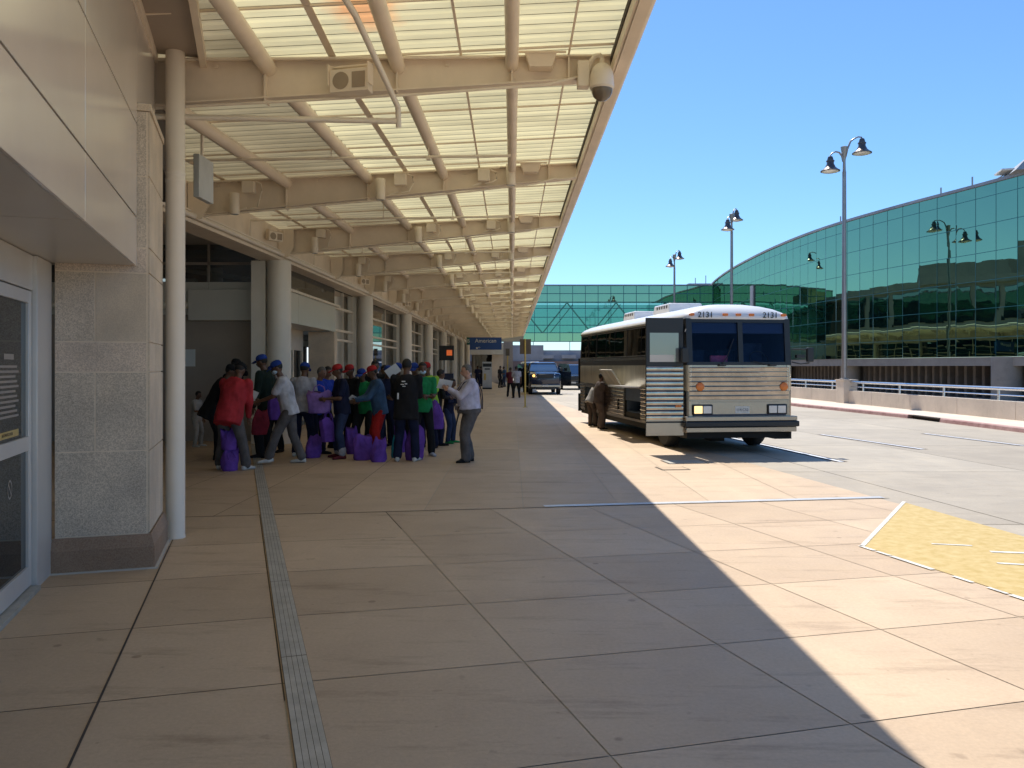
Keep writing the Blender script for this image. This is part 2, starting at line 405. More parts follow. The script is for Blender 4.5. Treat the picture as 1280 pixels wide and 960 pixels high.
# base sheet under everything
bm = bmesh.new(); quad(bm, [(-400,-60,-.012),(400,-60,-.012),(400,700,-.012),(-400,700,-.012)])
struct(mesh_obj('ground', bm, M['groove']), 'dark ground sheet under the paving slabs', 'ground')
drx = lambda Y: -.934-.3285*(Y-3.61)         # left edge of the drain
crs = []                                      # cross joints of the near paving: (Y at drain, X of drain, slope left, slope right)
for y0, sl, sr in tuple((-2.9-1.25*k_, .29, .29) for k_ in range(22, 0, -1))+((-2.9,.29,.29),(-1.65,.29,.29),(-.4,.29,.29),(.85,.29,.285),(2.1,.29,.28),(3.37,.29,.272),(4.58,.288,.252),(5.79,.287,.235),(7.03,.29,.21),(8.24,.22,.195),(9.75,.156,.156)):
    crs.append((y0, drx(y0), sl, sr))
def cy(c, X): return c[0]+(c[2] if X < c[1] else c[3])*(X-c[1])
def isect(c, x0, t):
    Y = c[0]
    for _ in range(30): Y = cy(c, x0-t*Y)
    return (x0-t*Y, Y)
tN = .3137
lx = [-12, -9.6,-7.2,-5.0,-3.0,-.80,1.61,2.93,4.18,5.36,6.55,7.75,8.95]
polys = []
for i in range(len(crs)-1):
    for j in range(len(lx)-1):
        a = isect(crs[i], lx[j], tN); b = isect(crs[i], lx[j+1], tN); c = isect(crs[i+1], lx[j+1], tN); d = isect(crs[i+1], lx[j], tN)
        p = [a, b, c, d]
        if j == 5:      # the drain splits this bay
            ea = isect(crs[i], .235, .3285); ed = isect(crs[i+1], .235, .3285)
            for q in ([a, ea, ed, d], [ea, b, c, ed]):
                polys.append(clip(q, (1, .1425), 5.23+.1425*8.47))
            continue
        polys.append(clip(p, (1, .1425), 5.23+.1425*8.47))
struct(slabs('near_pavement', [p for p in polys if len(p) > 2], 0, M['tan'], .0045), 'tan concrete pavement slabs in the foreground', 'pavement')
polys = []
ys = [9.75-.156*drx(9.75)] + [13.9+3.65*k for k in range(22)]
sl = [.156,.12,.08,.04]+[0]*30
xs = [.14+1.21*k for k in range(-10, 6)]
for i in range(len(ys)-1):
    for j in range(len(xs)-1):
        p = [(xs[j], ys[i]+sl[i]*xs[j]), (xs[j+1], ys[i]+sl[i]*xs[j+1]), (xs[j+1], ys[i+1]+sl[i+1]*xs[j+1]), (xs[j], ys[i+1]+sl[i+1]*xs[j])]
        if ys[i] < 17.2: p = clip(p, (1, .1425), 5.23+.1425*8.47)
        else: p = clip(p, (1, .082), 3.9+.082*17.8)
        if ys[i] > 50 and len(p) > 2: p = clip(p, (1, 0), 1.3)
        if len(p) > 2: polys.append(p)
struct(slabs('far_pavement', polys, 0, M['tan'], .004), 'tan concrete pavement running along the terminal', 'pavement')
# grey road: big slabs, sitting on the base sheet 3 mm lower than the pavement
polys = []
for i in range(-12, 60):
    for j in range(0, 4):
        y0 = i*4.6; y1 = y0+4.6
        x0 = -1.2 if j == 0 else 5.6+(j-1)*3.4; x1 = 5.6+j*3.4 if j < 3 else 17
        off = lambda Y: -.142*(min(max(Y, -10), 40)-10) if j else 0
        p = [(x0-.10*(min(y0,60)-10)*(j>0), y0), (x1-.10*(min(y0,60)-10)*(j<3), y0), (x1-.10*(min(y1,60)-10)*(j<3), y1), (x0-.10*(min(y1,60)-10)*(j>0), y1)]
        p = clip(p, (-1, 0), 1.2)
        if len(p) > 2: polys.append(p)
struct(slabs('road', polys, -.004, M['road'], .008), 'pale grey concrete roadway with lane dashes', 'road')
bm = bmesh.new(); quad(bm, [(-400,-60,-.008),(-7.3,-60,-.008),(-7.3,700,-.008),(-400,700,-.008)]); quad(bm, [(17,-60,-.008),(400,-60,-.008),(400,700,-.008),(17,700,-.008)]); quad(bm, [(-7.3,270,-.008),(17,270,-.008),(17,700,-.008),(-7.3,700,-.008)])
struct(mesh_obj('outer_ground', bm, M['concgrey']), 'grey concrete ground away from the road', 'ground')
# thick expansion joint, trench drain, metal joint plate
def strip(bm, p, q, w, z):
    p = Vector((*p, 0)); q = Vector((*q, 0)); d = (q-p).normalized(); n = Vector((-d.y, d.x, 0))*w/2
    quad(bm, [(a.x, a.y, z) for a in (p-n, q-n, q+n, p+n)])
J = lambda X: cy(crs[-1], X)
bm = bmesh.new(); strip(bm, (-6.5, J(-6.5)), (drx(9.75), 9.75), .016, .004); strip(bm, (drx(9.75), 9.75), (5.0, J(5.0)), .02, .004)
for p in (isect(crs[0], -.8, tN), ): strip(bm, p, isect(crs[-2], -.8, tN), .013, .0044)
struct(mesh_obj('expansion_joint', bm, M['joint']), 'wide dark expansion joint across the pavement', 'joint')
bm = bmesh.new(); strip(bm, (.40, J(.40)+.09), (4.95, J(4.95)+.09), .13, .006)
tag(mesh_obj('joint_cover_plate', bm, M['plate']), 'long pale metal strip covering the joint across the pavement', 'cover plate')
dr = thing('trench_drain', 'narrow ribbed grey trench drain grate running along the pavement', 'drain')
ddir = Vector((-.3285, 1, 0)).normalized(); dn = Vector((ddir.y, -ddir.x, 0))
p0 = Vector((drx(-2), -2, 0)); ln = 21.5
bm = bmesh.new(); strip(bm, tuple((p0+dn*.07)[:2]), tuple((p0+dn*.07+ddir*ln)[:2]), .15, .0075); mesh_obj('channel', bm, M['joint'], dr)
Lseg = 1.83; k = 0
bm = bmesh.new()
while k*Lseg < ln:
    for j in range(5):
        a = p0+dn*(.011+j*.0295)+ddir*(k*Lseg+.004); b = p0+dn*(.011+j*.0295)+ddir*min((k+1)*Lseg-.004, ln)
        strip(bm, tuple(a[:2]), tuple(b[:2]), .0272, .0115)
    k += 1
mesh_obj('grate', bm, M['drain'], dr)
# yellow painted area with white edges
def flatpoly(bm, pts, z):
    f = bm.faces.new([bm.verts.new((x, y, z)) for x, y in pts]); 
    if f.normal.z < 0: f.normal_flip()
bm = bmesh.new(); flatpoly(bm, [(5.04,10.66),(3.41,8.06),(3.86,6.25),(4.75,2.6),(5.4,-1),(7.1,-1),(6.3,2.6),(5.60,6.0),(5.26,8.47)], .0045)
struct(mesh_obj('yellow_paint', bm, M['yellow']), 'yellow painted wedge on the pavement edge', 'paint')
bm = bmesh.new(); strip(bm, (5.06,10.69), (3.39,8.03), .045, .0085)
a = Vector((3.40, 8.06)); b = Vector((4.75, 2.6)); rs = random.Random(4); t = 0
while t < .95:
    l = rs.uniform(.02, .10); g = rs.uniform(.0, .05); p = a.lerp(b, t); q = a.lerp(b, t+l)
    strip(bm, (p.x-.02, p.y), (q.x-.02, q.y), rs.uniform(.03, .06), .0085); t += l+g
for c in ((4.3,8.1,.35,.04),(4.75,7.75,.5,.06),(4.45,7.3,.3,.05),(5.05,7.1,.3,.07)):
    strip(bm, (c[0]-c[2]/2, c[1]+.05), (c[0]+c[2]/2, c[1]-.04), c[3], .0085)
struct(mesh_obj('white_edge_marking', bm, M['white']), 'worn white edge line around the yellow paint', 'marking')
bm = bmesh.new(); bm2 = bmesh.new()
for p, q in (((5.35,20.5),(6.05,15.2)),((7.95,21.3),(8.68,17.5)),((10.75,21.6),(11.3,18.3)),((7.3,29),(7.0,33)),((4.6,29),(4.2,34)),((8.9,9.5),(9.6,5.5))):
    strip(bm2, p, q, .24, 0.0); strip(bm, p, q, .10, .004)
struct(mesh_obj('lane_marking', bm, M['bluewhite']), 'white lane dashes on the grey road', 'marking')
struct(mesh_obj('lane_marking_border', bm2, M['joint']), 'dark contrast border around the lane dashes', 'marking')
# small oil and gum stains are part of the material
# right-hand kerb, far walk
wall_pts = [(15.7,-6),(15.5,8),(15.4,16),(15.2,24.6),(14.8,36.7),(14.1,53),(14.2,72),(14.5,92)]
kerb_pts = [(14.4,-6),(14.1,8),(13.8,16),(13.5,21.8),(13.36,27.9),(12.9,32.5),(12.4,36.3),(12.0,50),(12.2,72),(12.6,92)]
def lerp_pts(P, Y):
    for a, b in zip(P, P[1:]):
        if Y <= b[1]: 
            t = (Y-a[1])/(b[1]-a[1]); return a[0]+(b[0]-a[0])*t
    return P[-1][0]
Ys = [-6+k*2 for k in range(50)]
bm = bmesh.new(); n = len(Ys)
A = [bm.verts.new((lerp_pts(kerb_pts, y)+.16, y, .12)) for y in Ys]; C = [bm.verts.new((lerp_pts(wall_pts, y)+.1, y, .125)) for y in Ys]
for i in range(n-1): bm.faces.new((A[i], C[i], C[i+1], A[i+1]))
struct(mesh_obj('far_sidewalk', bm, M['conc']), 'narrow concrete sidewalk beside the low wall', 'sidewalk')
bm = bmesh.new()
for a, b in zip(Ys, Ys[1:]):
    if 26 <= a < 27.9: continue
    xa, xb = lerp_pts(kerb_pts, a), lerp_pts(kerb_pts, b)
    rings = []
    for y, x in ((a, xa), (b, xb)): rings.append([(x, y, -.01), (x+.02, y, .10), (x+.045, y, .122), (x+.18, y, .123), (x+.18, y, -.01)])
    loft(bm, rings)
struct(mesh_obj('kerb', bm, M['kerb']), 'faded red painted kerb across the road', 'kerb')
bm = bmesh.new(); xa = lerp_pts(kerb_pts, 27)
box(bm, xa+.02, xa+.2, 26, 28, .095, .122); box(bm, xa+.15, xa+.2, 26, 28, -.01, .095)
so = mesh_obj('storm_drain_inlet', bm, M['joint']); tag(so, 'dark storm drain opening set in the red kerb', 'drain')
# ================================================================ CANOPY
BY = [4.34] + [9.17+4.83*(k-1) for k in range(1, 18)]
wallX_pts = [(-6.2,-8),(-6.0,4.3),(-5.62,9.2),(-5.43,13.7),(-5.27,18.83),(-5.03,28.5),(-4.86,38.15),(-4.80,47.8),(-4.76,57.5),(-4.72,67.1),(-4.67,76.8),(-4.6,90)]
wX = lambda Y: lerp_pts(wallX_pts, Y)
zr = lambda X: 4.885+.05*(X+5.4)
g_pts = [(1.0,-8),(1.04,4.3),(1.13,9.0),(1.055,14),(1.02,18.8),(1.0,23.6),(1.0,95)]
gf = lambda Y: lerp_pts(g_pts, Y)
YE = 89.3
canopy = thing('canopy', 'long cream steel canopy with translucent ribbed roof over the pavement', 'canopy', (0,0,0))
TX = [-3.60, -2.30, -1.09, 0.0]
# corrugated roof sheets in three strips (dull inner strip, clear outer strips)
def sheet(name, xa, xb, m, y0, y1, per=.235, amp=.018, group=None):
    bm = bmesh.new(); y = y0; prev = None
    prof = [(0,0),(.42,0),(.5,1),(.92,1),(1.0,0)]
    while y < y1:
        for f, h in prof[:-1]:
            yy = y+f*per
            if yy > y1: break
            a, b = xa(yy), xb(yy)
            cur = (bm.verts.new((a, yy, zr(a)+h*amp+.004)), bm.verts.new((b, yy, zr(b)+h*amp+.004)))
            if prev: bm.faces.new((prev[0], prev[1], cur[1], cur[0]))
            prev = cur
        y += per
    return mesh_obj(name, bm, m, canopy)
inner = lambda Y: TX[1]*gf(Y)
mid = lambda Y: -1.72*gf(Y)
sheet('roof_sheet', lambda Y: wX(Y)-2.4, inner, M['roofdull'], -1, YE)  # roof stopped short, unseen behind the camera, so sunlit paving bounces fill
sheet('roof_sheet', inner, lambda Y: 0., M['roofclear'], -1, YE)
sheet('roof_sheet', lambda Y: 0., lambda Y: 1.17, M['roofclear'], -1, YE)
# one rust-stained panel near the camera
bm = bmesh.new(); 
stp = [(-1.66+.53*(.5+.5*math.cos(t_))+.03*math.sin(t_*3), 7.95+.42*math.sin(t_)+.05*math.sin(t_*5)) for t_ in (2*math.pi*k/26 for k in range(26))]
bm.faces.new([bm.verts.new((x, y, zr(x)-.002)) for x, y in stp])
bm.free()
# lap ribs of the corrugated sheets
b = B(); y = -.9
while y < 60:
    b.quad([(-5.0, y, zr(-5.0)-.001), (1.1, y, zr(1.1)-.001), (1.1, y+.016, zr(1.1)-.001), (-5.0, y+.016, zr(-5.0)-.001)]); y += .235
b.o('sheet_rib', mat('sheet_rib', (.30, .26, .17), .7), canopy, sm=0)
# tubular purlins
for i, tx in enumerate(TX):
    pts = [(tx*gf(y), y, zr(tx*gf(y))-.125) for y in [-1, 4.34]+BY[1:4]+[23.6, YE]]
    b = B(); b.tube(pts, [.092, .088, .080, .070][i], 14); b.o('purlin', M['cream'], canopy)
for tx, w in ((-4.6,.05), (-1.70,.07), (-.55,.025), (.62,.02)):
    b = B()
    ys_ = [-1, 4.34]+BY[1:4]+[23.6, YE]
    for a, c in zip(ys_, ys_[1:]):
        xa, xc = (tx*gf(a), tx*gf(c)) if tx < -.6 else (tx, tx)
        b.quad([(xa-w/2, a, zr(xa)-.012), (xa+w/2, a, zr(xa)-.012), (xc+w/2, c, zr(xc)-.012), (xc-w/2, c, zr(xc)-.012)])
        b.quad([(xa-w/2, a, zr(xa)-.035), (xa+w/2, a, zr(xa)-.035), (xc+w/2, c, zr(xc)-.035), (xc-w/2, c, zr(xc)-.035)])
    b.o('purlin', M['cream'], canopy)
# thin straps across under the sheet
b = B()
for k, y in enumerate(BY):
    for dy in (-.36, 1.62, 3.2): b.box(-5.0, 1.14, y+dy-.012, y+dy+.012, 4.82, 4.84)
for v in b.bm.verts: v.co.z = zr(v.co.x)-.03+(v.co.z-4.83)
b.o('roof_strap', M['cream'], canopy)
# eave
b = B()
b.box(1.10, 1.125, -1, YE, 4.99, 5.20); b.box(1.127, 1.235, -1, YE, 4.975, 5.23); b.tube([(1.24, -1, 5.03), (1.24, YE, 5.03)], .05, 12); b.tube([(1.245, -1, 5.16), (1.245, YE, 5.16)], .045, 12)
b.o('eave', M['cream'], canopy)
b = B(); b.box(1.09, 1.10, -1, YE, 5.12, 5.20); b.o('eave_gap', M['joint'], canopy)
# tapered I beams
for k, y in enumerate(BY):
    xl = wX(y)-.1; xr = 1.085; yl = y-(.75 if k == 1 else .9 if k == 0 else 0)
    Yx = lambda x: yl+(y-yl)*(x-xl)/(xr-xl)
    top = lambda x: zr(x)-.035
    bot = lambda x: top(x)-(.255+.32*max(0, min(1, (xr-x)/5.2)))
    b = B(); xs_ = [xl, xl*.5, xr]
    def slab(x0, x1, z0f, z1f, hy):
        v = []
        for x in (x0, x1):
            Y_ = Yx(x)
            v.append([(x, Y_-hy, z0f(x)), (x, Y_+hy, z0f(x)), (x, Y_+hy, z1f(x)), (x, Y_-hy, z1f(x))])
        loft(b.bm, v)
    slab(xl, xr, lambda x: bot(x)+.018, lambda x: top(x)-.018, .008)
    slab(xl, xr, lambda x: top(x)-.018, top, .085)
    slab(xl, xr, bot, lambda x: bot(x)+.018, .085)
    for tx in [t*gf(y) for t in TX]+[.62]:
        slab(tx-.008, tx+.008, lambda x: bot(x)+.0185, lambda x: top(x)-.0185, .08)
    for i_, bx_ in enumerate(([-4.9, -3.1, -.7] if k % 2 else [-4.95, -3.3, -.8])):   # bolts and clips at random-looking spots
        slab(bx_-.02, bx_+.02, lambda x: top(x)-.09, lambda x: top(x)-.05, .03)
    b.o('beam', M['cream'], canopy)
    # bracket housing near the eave
    b = B(); x0, x1 = .16, .46
    b.loft([[(x0-.02, y-.3, top(.3)-.012), (x1+.02, y-.3, top(.3)-.012), (x1+.02, y-.09, top(.3)-.012), (x0-.02, y-.09, top(.3)-.012)],
            [(x0+.03, y-.27, top(.3)-.16), (x1-.03, y-.27, top(.3)-.16), (x1-.03, y-.09, top(.3)-.16), (x0+.03, y-.09, top(.3)-.16)]])
    b.box(x0-.1, x1+.12, y-.31, y-.29, top(.3)-.03, top(.3)-.008)
    b.o('bracket', M['cream'], canopy)
    # conduits along the beam and across mid bay
    b = B()
    if k >= 1:
        b.tube([(xl, Yx(xl)-.11, top(xl)-.02), (-.2, Yx(-.2)-.11, top(-.2)-.03)], .016, 8)
        b.tube([(xl, Yx(xl)-.10, bot(xl)-.03), (-1, Yx(-1)-.10, bot(-1)-.035), (.4, Yx(.4)-.10, bot(.4)-.03), (.75, Yx(.75)-.10, bot(.75)+.03)], .015, 8)
        ym = y+2.75; zc = 4.70 if k < 3 else 4.66
        if k < 17:
            b.tube([(wX(ym)+.05, ym, zc-.3), (wX(ym)+.05, ym, zc), (-.02, ym, zc+.08)], .022, 8)
            for hx in (-3.9, -2.6, -1.2):
                b.tube([(hx, ym, zc+.03), (hx, ym, zr(hx))], .008, 6)
                b.box(hx-.03, hx+.03, ym-.03, ym+.03, zc+.02, zc+.06)
        if k >= 2:
            for jx in (-4.25, -1.80, -.47):
                jx = jx*(1+(gf(y)-1)*.6) if jx < -1 else jx
                b.tube([(jx+.11, y-.16, top(jx)-.06), (jx+.2, y-.15, top(jx)-.1), (jx+.21, y-.15, top(jx)-.22), (jx+.14, y-.17, bot(jx)+.08), (jx+.02, y-.17, bot(jx)+.06)], .012, 7)
                b.tube([(jx-.04, y-.17, bot(jx)+.07), (jx-.2, y-.15, bot(jx)+.02)], .012, 7)
        b.o('conduit', M['cream2'], canopy)
    if k >= 2:
        for jx in (-4.25, -1.80, -.47):
            jx = jx*(1+(gf(y)-1)*.6) if jx < -1 else jx
            b = B(); b.box(jx-.1, jx+.1, y-.24, y-.10, top(jx)-.26, top(jx)-.07); b.o('junction_box', M['cream2'], canopy, bevel=.006)
# extra pipes at the first beam
for pts, r in (([(-5.4,8.35,4.30),(-1.22,8.75,4.34)], .030), ([(-5.4,8.3,4.26),(-2.7,8.55,4.31),(-1.24,8.70,4.32)], .022),
               ([(-1.2,8.78,4.28),(-1.2,8.72,4.48),(-1.36,7.2,4.80),(-1.62,4.3,4.86)], .03), ([(-3.9,8.3,4.95),(-3.75,8.2,4.86),(-3.95,7.3,4.84),(-4.9,4.4,4.86)], .03)):
    b = B(); b.tube(pts, r, 10); b.o('pipe', M['pipe'], canopy)
# fascia above the columns, ledge and its rail
b = B()
ys_ = [10.2]+[p[1] for p in wallX_pts if 10.2 < p[1] < 89]+[YE]
for a, c in zip(ys_, ys_[1:]):
    xa, xc = wX(a), wX(c)
    b.loft([[(xa-.25, a, 4.24), (xa-.02, a, 4.24), (xa-.02, a, zr(xa)-.02), (xa-.25, a, zr(xa)-.02)], [(xc-.25, c, 4.24), (xc-.02, c, 4.24), (xc-.02, c, zr(xc)-.02), (xc-.25, c, zr(xc)-.02)]])
b.o('fascia', M['cream'], canopy)
b = B()
for a, c in zip(ys_, ys_[1:]):
    xa, xc = wX(a), wX(c)
    b.loft([[(xa-.4, a, 4.14), (xa+.10, a, 4.14), (xa+.10, a, 4.20), (xa-.4, a, 4.20)], [(xc-.4, c, 4.14), (xc+.10, c, 4.14), (xc+.10, c, 4.20), (xc-.4, c, 4.20)]])
b.o('ledge', M['cream'], canopy)
b = B(); b.tube([(wX(y)+.10, y, 4.265) for y in ys_], .05, 12); b.tube([(wX(y)+.05, y, 4.36) for y in ys_], .02, 8); b.o('ledge_rail', M['pipe'], canopy)
# haunch plates where the beams meet the fascia
for k, y in enumerate(BY):
    if k < 2: continue
    b = B()
    x = wX(y)
    b.loft([[(x-.01, y-.12, 4.22), (x+.22, y-.12, 4.22), (x+.34, y-.12, zr(x)-.45), (x+.34, y-.12, zr(x)-.05), (x-.01, y-.12, zr(x)-.05)], [(x-.01, y-.095, 4.22), (x+.22, y-.095, 4.22), (x+.34, y-.095, zr(x)-.45), (x+.34, y-.095, zr(x)-.05), (x-.01, y-.095, zr(x)-.05)]])
    for j in range(3):
        b.tube([(x+.02, y+1.4+j*.1, zr(x)-.06), (x+.75, y+.2+j*.08, zr(x)-.12)], .02, 6)
    b.o('haunch', M['cream'], canopy)
# dark far end of the canopy
b = B(); b.box(-4.6, 1.25, YE, YE+.3, 4.45, 5.3); b.o('end_beam', M['greywall'], canopy)

# -------- things hung on the canopy
proto = None
for k in range(2, 18):
    y = BY[k]
    for j, (jx, word) in enumerate(((-4.62, 'innermost'), (-2.19, 'middle'), (-.02, 'outermost'))):
        if jx < -1: jx *= {2: 1.0, 3: .96}.get(k, .94)
        zc = zr(jx)-.035-(.255+.32*max(0, min(1, (1.085-jx)/5.2)))
        lab = 'cream cylinder downlight, %s of three on the %s canopy beam' % (word, ordinal(k-1) if k > 1 else 'nearest')
        if proto is None:
            proto = thing('canopy_downlight', lab, 'light', (jx, y-.20, zc), 0, 'cylinder downlights under the canopy')
            b = B(); b.lathe([(.074,-.03),(.08,-.02),(.08,.31),(.072,.32)], n=16); b.o('housing', M['cream2'], proto)
            b = B(); b.lathe([(.066,-.034),(.066,-.031)], n=16); b.o('lens', M['lens'], proto)
            b = B(); b.box(-.03, .03, .06, .114, .1, .2); b.o('mounting_arm', M['cream2'], proto)
        else: copy_tree(proto, (jx, y-.20, zc), None, lab)
# loudspeakers
sp = thing('loudspeaker', 'beige horn loudspeaker box hung on the nearest canopy beam', 'loudspeaker', (-1.66, 8.62, 4.70), R(-14), 'loudspeakers of the canopy'); sp.scale = (.9, .9, .9)
b = B(); b.loft([[(-.24,-.10,-.13),(.24,-.10,-.13),(.24,-.10,.13),(-.24,-.10,.13)], [(-.2,.12,-.11),(.2,.12,-.11),(.2,.12,.11),(-.2,.12,.11)]]); b.o('cabinet', M['cream2'], sp, bevel=.006)
b = B(); b.lathe([(.10,-.103),(.10,-.101)], n=20, mx=Matrix.Translation((-.1, 0, 0)) @ Matrix.Rotation(R(90), 4, 'X') @ Matrix.Translation((0,0,.205))); b.box(.04, .2, -.106, -.101, -.09, .09); b.o('grille', mat('speaker_grille', (.36, .29, .22), .8), sp)
b = B(); b.box(-.25, -.24, -.13, .02, -.05, .19); b.box(.24, .25, -.13, .02, -.05, .19); b.box(-.25, .25, -.02, .02, .18, .2); b.o('bracket', M['cream'], sp)
for i, (y, lab) in enumerate(((17.9, 'small beige loudspeaker tilted down on the fascia above the first column'), (27.4, 'small beige loudspeaker on the fascia above the second column'), (37.2, 'small beige loudspeaker on the fascia above the third column'))):
    c = copy_tree(sp, (wX(y)+.16, y, 4.55), R(52), lab); c.scale = (.75, .75, .75)
cam = thing('security_camera', 'beige dome security camera hanging at the canopy eave', 'camera', (.97, 8.95, 4.80))
b = B(); b.lathe([(.03,.22),(.06,.21),(.10,.17),(.125,.10),(.13,.02),(.135,-.04),(.12,-.06)], n=24); b.o('housing', M['cream2'], cam)
b = B(); b.lathe([(.115,-.061),(.112,-.09),(.09,-.14),(.05,-.175),(.01,-.188)], n=24); b.o('dome', mat('smoked_dome', (.16, .125, .09), .12), cam)
b = B(); b.tube([(0,0,.21),(0,0,.27),(-.02,.0,.31),(-.07,.02,.31),(-.11,.04,.26),(-.15,.06,.12)], .028, 10); b.o('arm', M['cream2'], cam)
b = B(); b.box(-.26,-.13,.0,.14,-.02,.26); b.o('mounting_box', M['cream2'], cam, bevel=.01)
pan = thing('wall_panel_box', 'flat white box hung edge on behind the round downpipe', 'box', (-4.02, 10.5, 3.9))
b = B(); b.box(-.02,.06,0,.5,0,.55); b.o('casing', M['intwhite'], pan, bevel=.01)
b = B(); b.tube([(0,.25,.52),(0,.25,1.0)], .02, 8); b.o('hanger', M['cream2'], pan)

# ================================================================ NEAR ENTRANCE (turned 17 degrees)
e1 = Vector((-.2994, .9541, 0)); e2 = Vector((.9541, .2994, 0))
near = thing('stone_entrance_building', 'near stone and metal entrance with glass sliding door at the left edge', 'building', (-3.157, 7.22, 0), R(17.42))
# local axes: x = outwards (e2), y = along the front (e1)
# stone pier: blocks with mortar joints, one mesh; bands on front (y = 0) and side (x = 0)
W_ = .74; D_ = 1.12
zb = [.30, 1.02, 1.70, 1.96, 2.56, 2.78, 3.4, 3.97]
b1 = B(); b2 = B(); b3 = B(); b4 = B()
gp = .011
for i, (z0, z1) in enumerate(zip(zb, zb[1:])):
    cut = [-W_, -.43, -.02] if i not in (0, 2, 4) else [-W_, -.02]
    for x0, x1 in zip(cut, cut[1:]):
        (b3 if i == 2 else b4 if i == 4 else b2 if (i == 3 and x0 > -.5) else b1).box(x0+gp/2, x1-gp/2, 0, .08, z0+gp/2, z1-gp/2)
    for y0, y1 in ((.0, .5), (.5, D_)):
        b2.box(-.0165, .0, y0+(.002 if y0 == 0 else gp/2), y1-gp/2, z0+gp/2, z1-gp/2)
pier = b1.o('stone_pier', M['stone'], near); b3.o('pink_stone_course', M['stone3'], pier); b4.o('pink_stone_course', M['stone3'], pier)
b2.o('smooth_stone_facing', M['stone2'], pier)
b = B(); b.box(-W_+.002, -.0155, .003, D_-.01, .0, 3.965); b.o('mortar_core', M['mortar'], pier)
b = B(); b.box(-W_-.02, .045, -.045, 0.0, 0, .19); b.box(.002, .045, .002, D_+.03, 0, .19)
b.loft([[(-W_-.02,-.045,.19),(.045,-.045,.19),(.045,-.0015,.19),(-W_-.02,-.0015,.19)], [(-W_-.02,-.012,.295),(.012,-.012,.295),(.012,-.0015,.295),(-W_-.02,-.0015,.295)]])
b.loft([[(.002,.002,.19),(.045,.002,.19),(.045,D_+.03,.19),(.002,D_+.03,.19)], [(.002,.002,.295),(.012,.002,.295),(.012,D_+.01,.295),(.002,D_+.01,.295)]])
b.o('base_trim', M['stonebase'], pier)
b = B(); b.box(-W_-.04, .07, -.068, -.046, 0, .012); b.box(.046, .07, -.046, D_+.05, 0, .012); b.o('caulk_line', M['caulk'], pier)
b = B(); b.box(-W_-.02, .012, -.012, D_+.01, 3.971, 4.03); b.o('capstone', M['stone2'], pier)
# bulkhead with reflective panels
xf = -.10; z0, z1 = 2.62, 5.9
b = B()
for (za, zb_) in ((2.62, 3.03), (3.045, 3.84), (3.855, 4.78), (4.795, 5.9)):
    for (ya, yb) in ((-8, -4.6), (-4.585, -2.35), (-2.338, -.012)):
        b.box(xf-.02, xf, ya, yb, za, zb_)
b.o('bulkhead_panel', M['bulknear'], near, bevel=.002)
b = B(); b.box(-4.0, xf-.03, -8, -.012, 2.66, 5.88); b.box(-4., xf-.03, -.010, D_+3.5, 4.035, 5.88); b.box(xf-.029, xf-.022, -8, -.014, 2.63, 5.88); b.o('bulkhead_core', M['joint'], near)
b = B(); b.box(xf-.02, xf, .0, 1.4, 4.05, 5.9); b.box(-.8, xf-.03, 1.36, 1.4, 4.05, 5.88); b.o('bulkhead_panel', M['bulknear'], near)
b = B()
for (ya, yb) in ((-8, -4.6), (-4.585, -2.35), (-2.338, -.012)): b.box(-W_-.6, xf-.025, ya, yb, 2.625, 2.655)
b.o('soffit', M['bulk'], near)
# door wall: plane x = -W_, jamb then sliding door
dx = -W_-.02
b = B(); b.box(dx-.16, dx, -.50, -.004, 0, 2.62); b.box(dx-.16, dx-.03, -6, -.502, 2.345, 2.62); b.o('jamb', M['alu'], near, bevel=.004)
b = B(); b.box(dx-.12, dx+.03, -6, -.52, 0, .035); b.o('threshold', M['drain'], near, bevel=.003)
door = B(); xd0, xd1 = dx-.08, dx-.035
for y0 in (-1.72, -2.93, -4.14):
    y1 = y0+1.2
    door.box(xd0, xd1, y1-.085, y1, .045, 2.335); door.box(xd0, xd1, y0, y0+.085, .045, 2.335)
    for za, zb_ in ((.045, .20), (1.10, 1.21), (2.24, 2.335)): door.box(xd0, xd1, y0+.086, y1-.086, za, zb_)
door = door.o('sliding_door', M['alu'], near, bevel=.003)
b = B(); b.box(dx-.062, dx-.056, -4.1, -.6, .2, 1.1); b.box(dx-.062, dx-.056, -4.1, -.6, 1.21, 2.24); b.o('glass', M['darkglass'], door)
b = B()
for i in range(11):
    z = 1.74-i*.036
    b.box(dx-.055, dx-.054, -1.45, -.86+.05*math.sin(i*2.1), z, z+.017)
b.box(dx-.055, dx-.054, -1.2, -.95, 1.80, 1.84)
b.o('notice', M['beige'], door); b = B()
n_ = 24
for i in range(n_):
    a0, a1 = 2*math.pi*i/n_, 2*math.pi*(i+1)/n_
    yc, zc = -1.05, .86
    b.quad([(dx-.0545, yc+r_*math.cos(t_), zc+r_*1.25*math.sin(t_)) for r_, t_ in ((.045, a0), (.057, a0), (.057, a1), (.045, a1))])
b.quad([(dx-.0545, yc-.04, zc+.04), (dx-.0545, yc-.03, zc+.05), (dx-.0545, yc+.04, zc-.04), (dx-.0545, yc+.03, zc-.05)])
b.o('door_symbol', M['beige'], door)
b = B(); b.box(dx-.055, dx-.0535, -1.42, -.82, 1.235, 1.285); b.o('sticker_strip', M['yellow'], door)
text_obj('AUTOMATIC DOOR', .03, M['joint'], 'sticker_text', door, (dx-.0525, -1.12, 1.26), (R(90), 0, R(90)), .0005)
b = B(); b.box(-4.2, dx-1.4, -8, 1.1, 0, 2.6); b.o('interior', M['interior'], near)
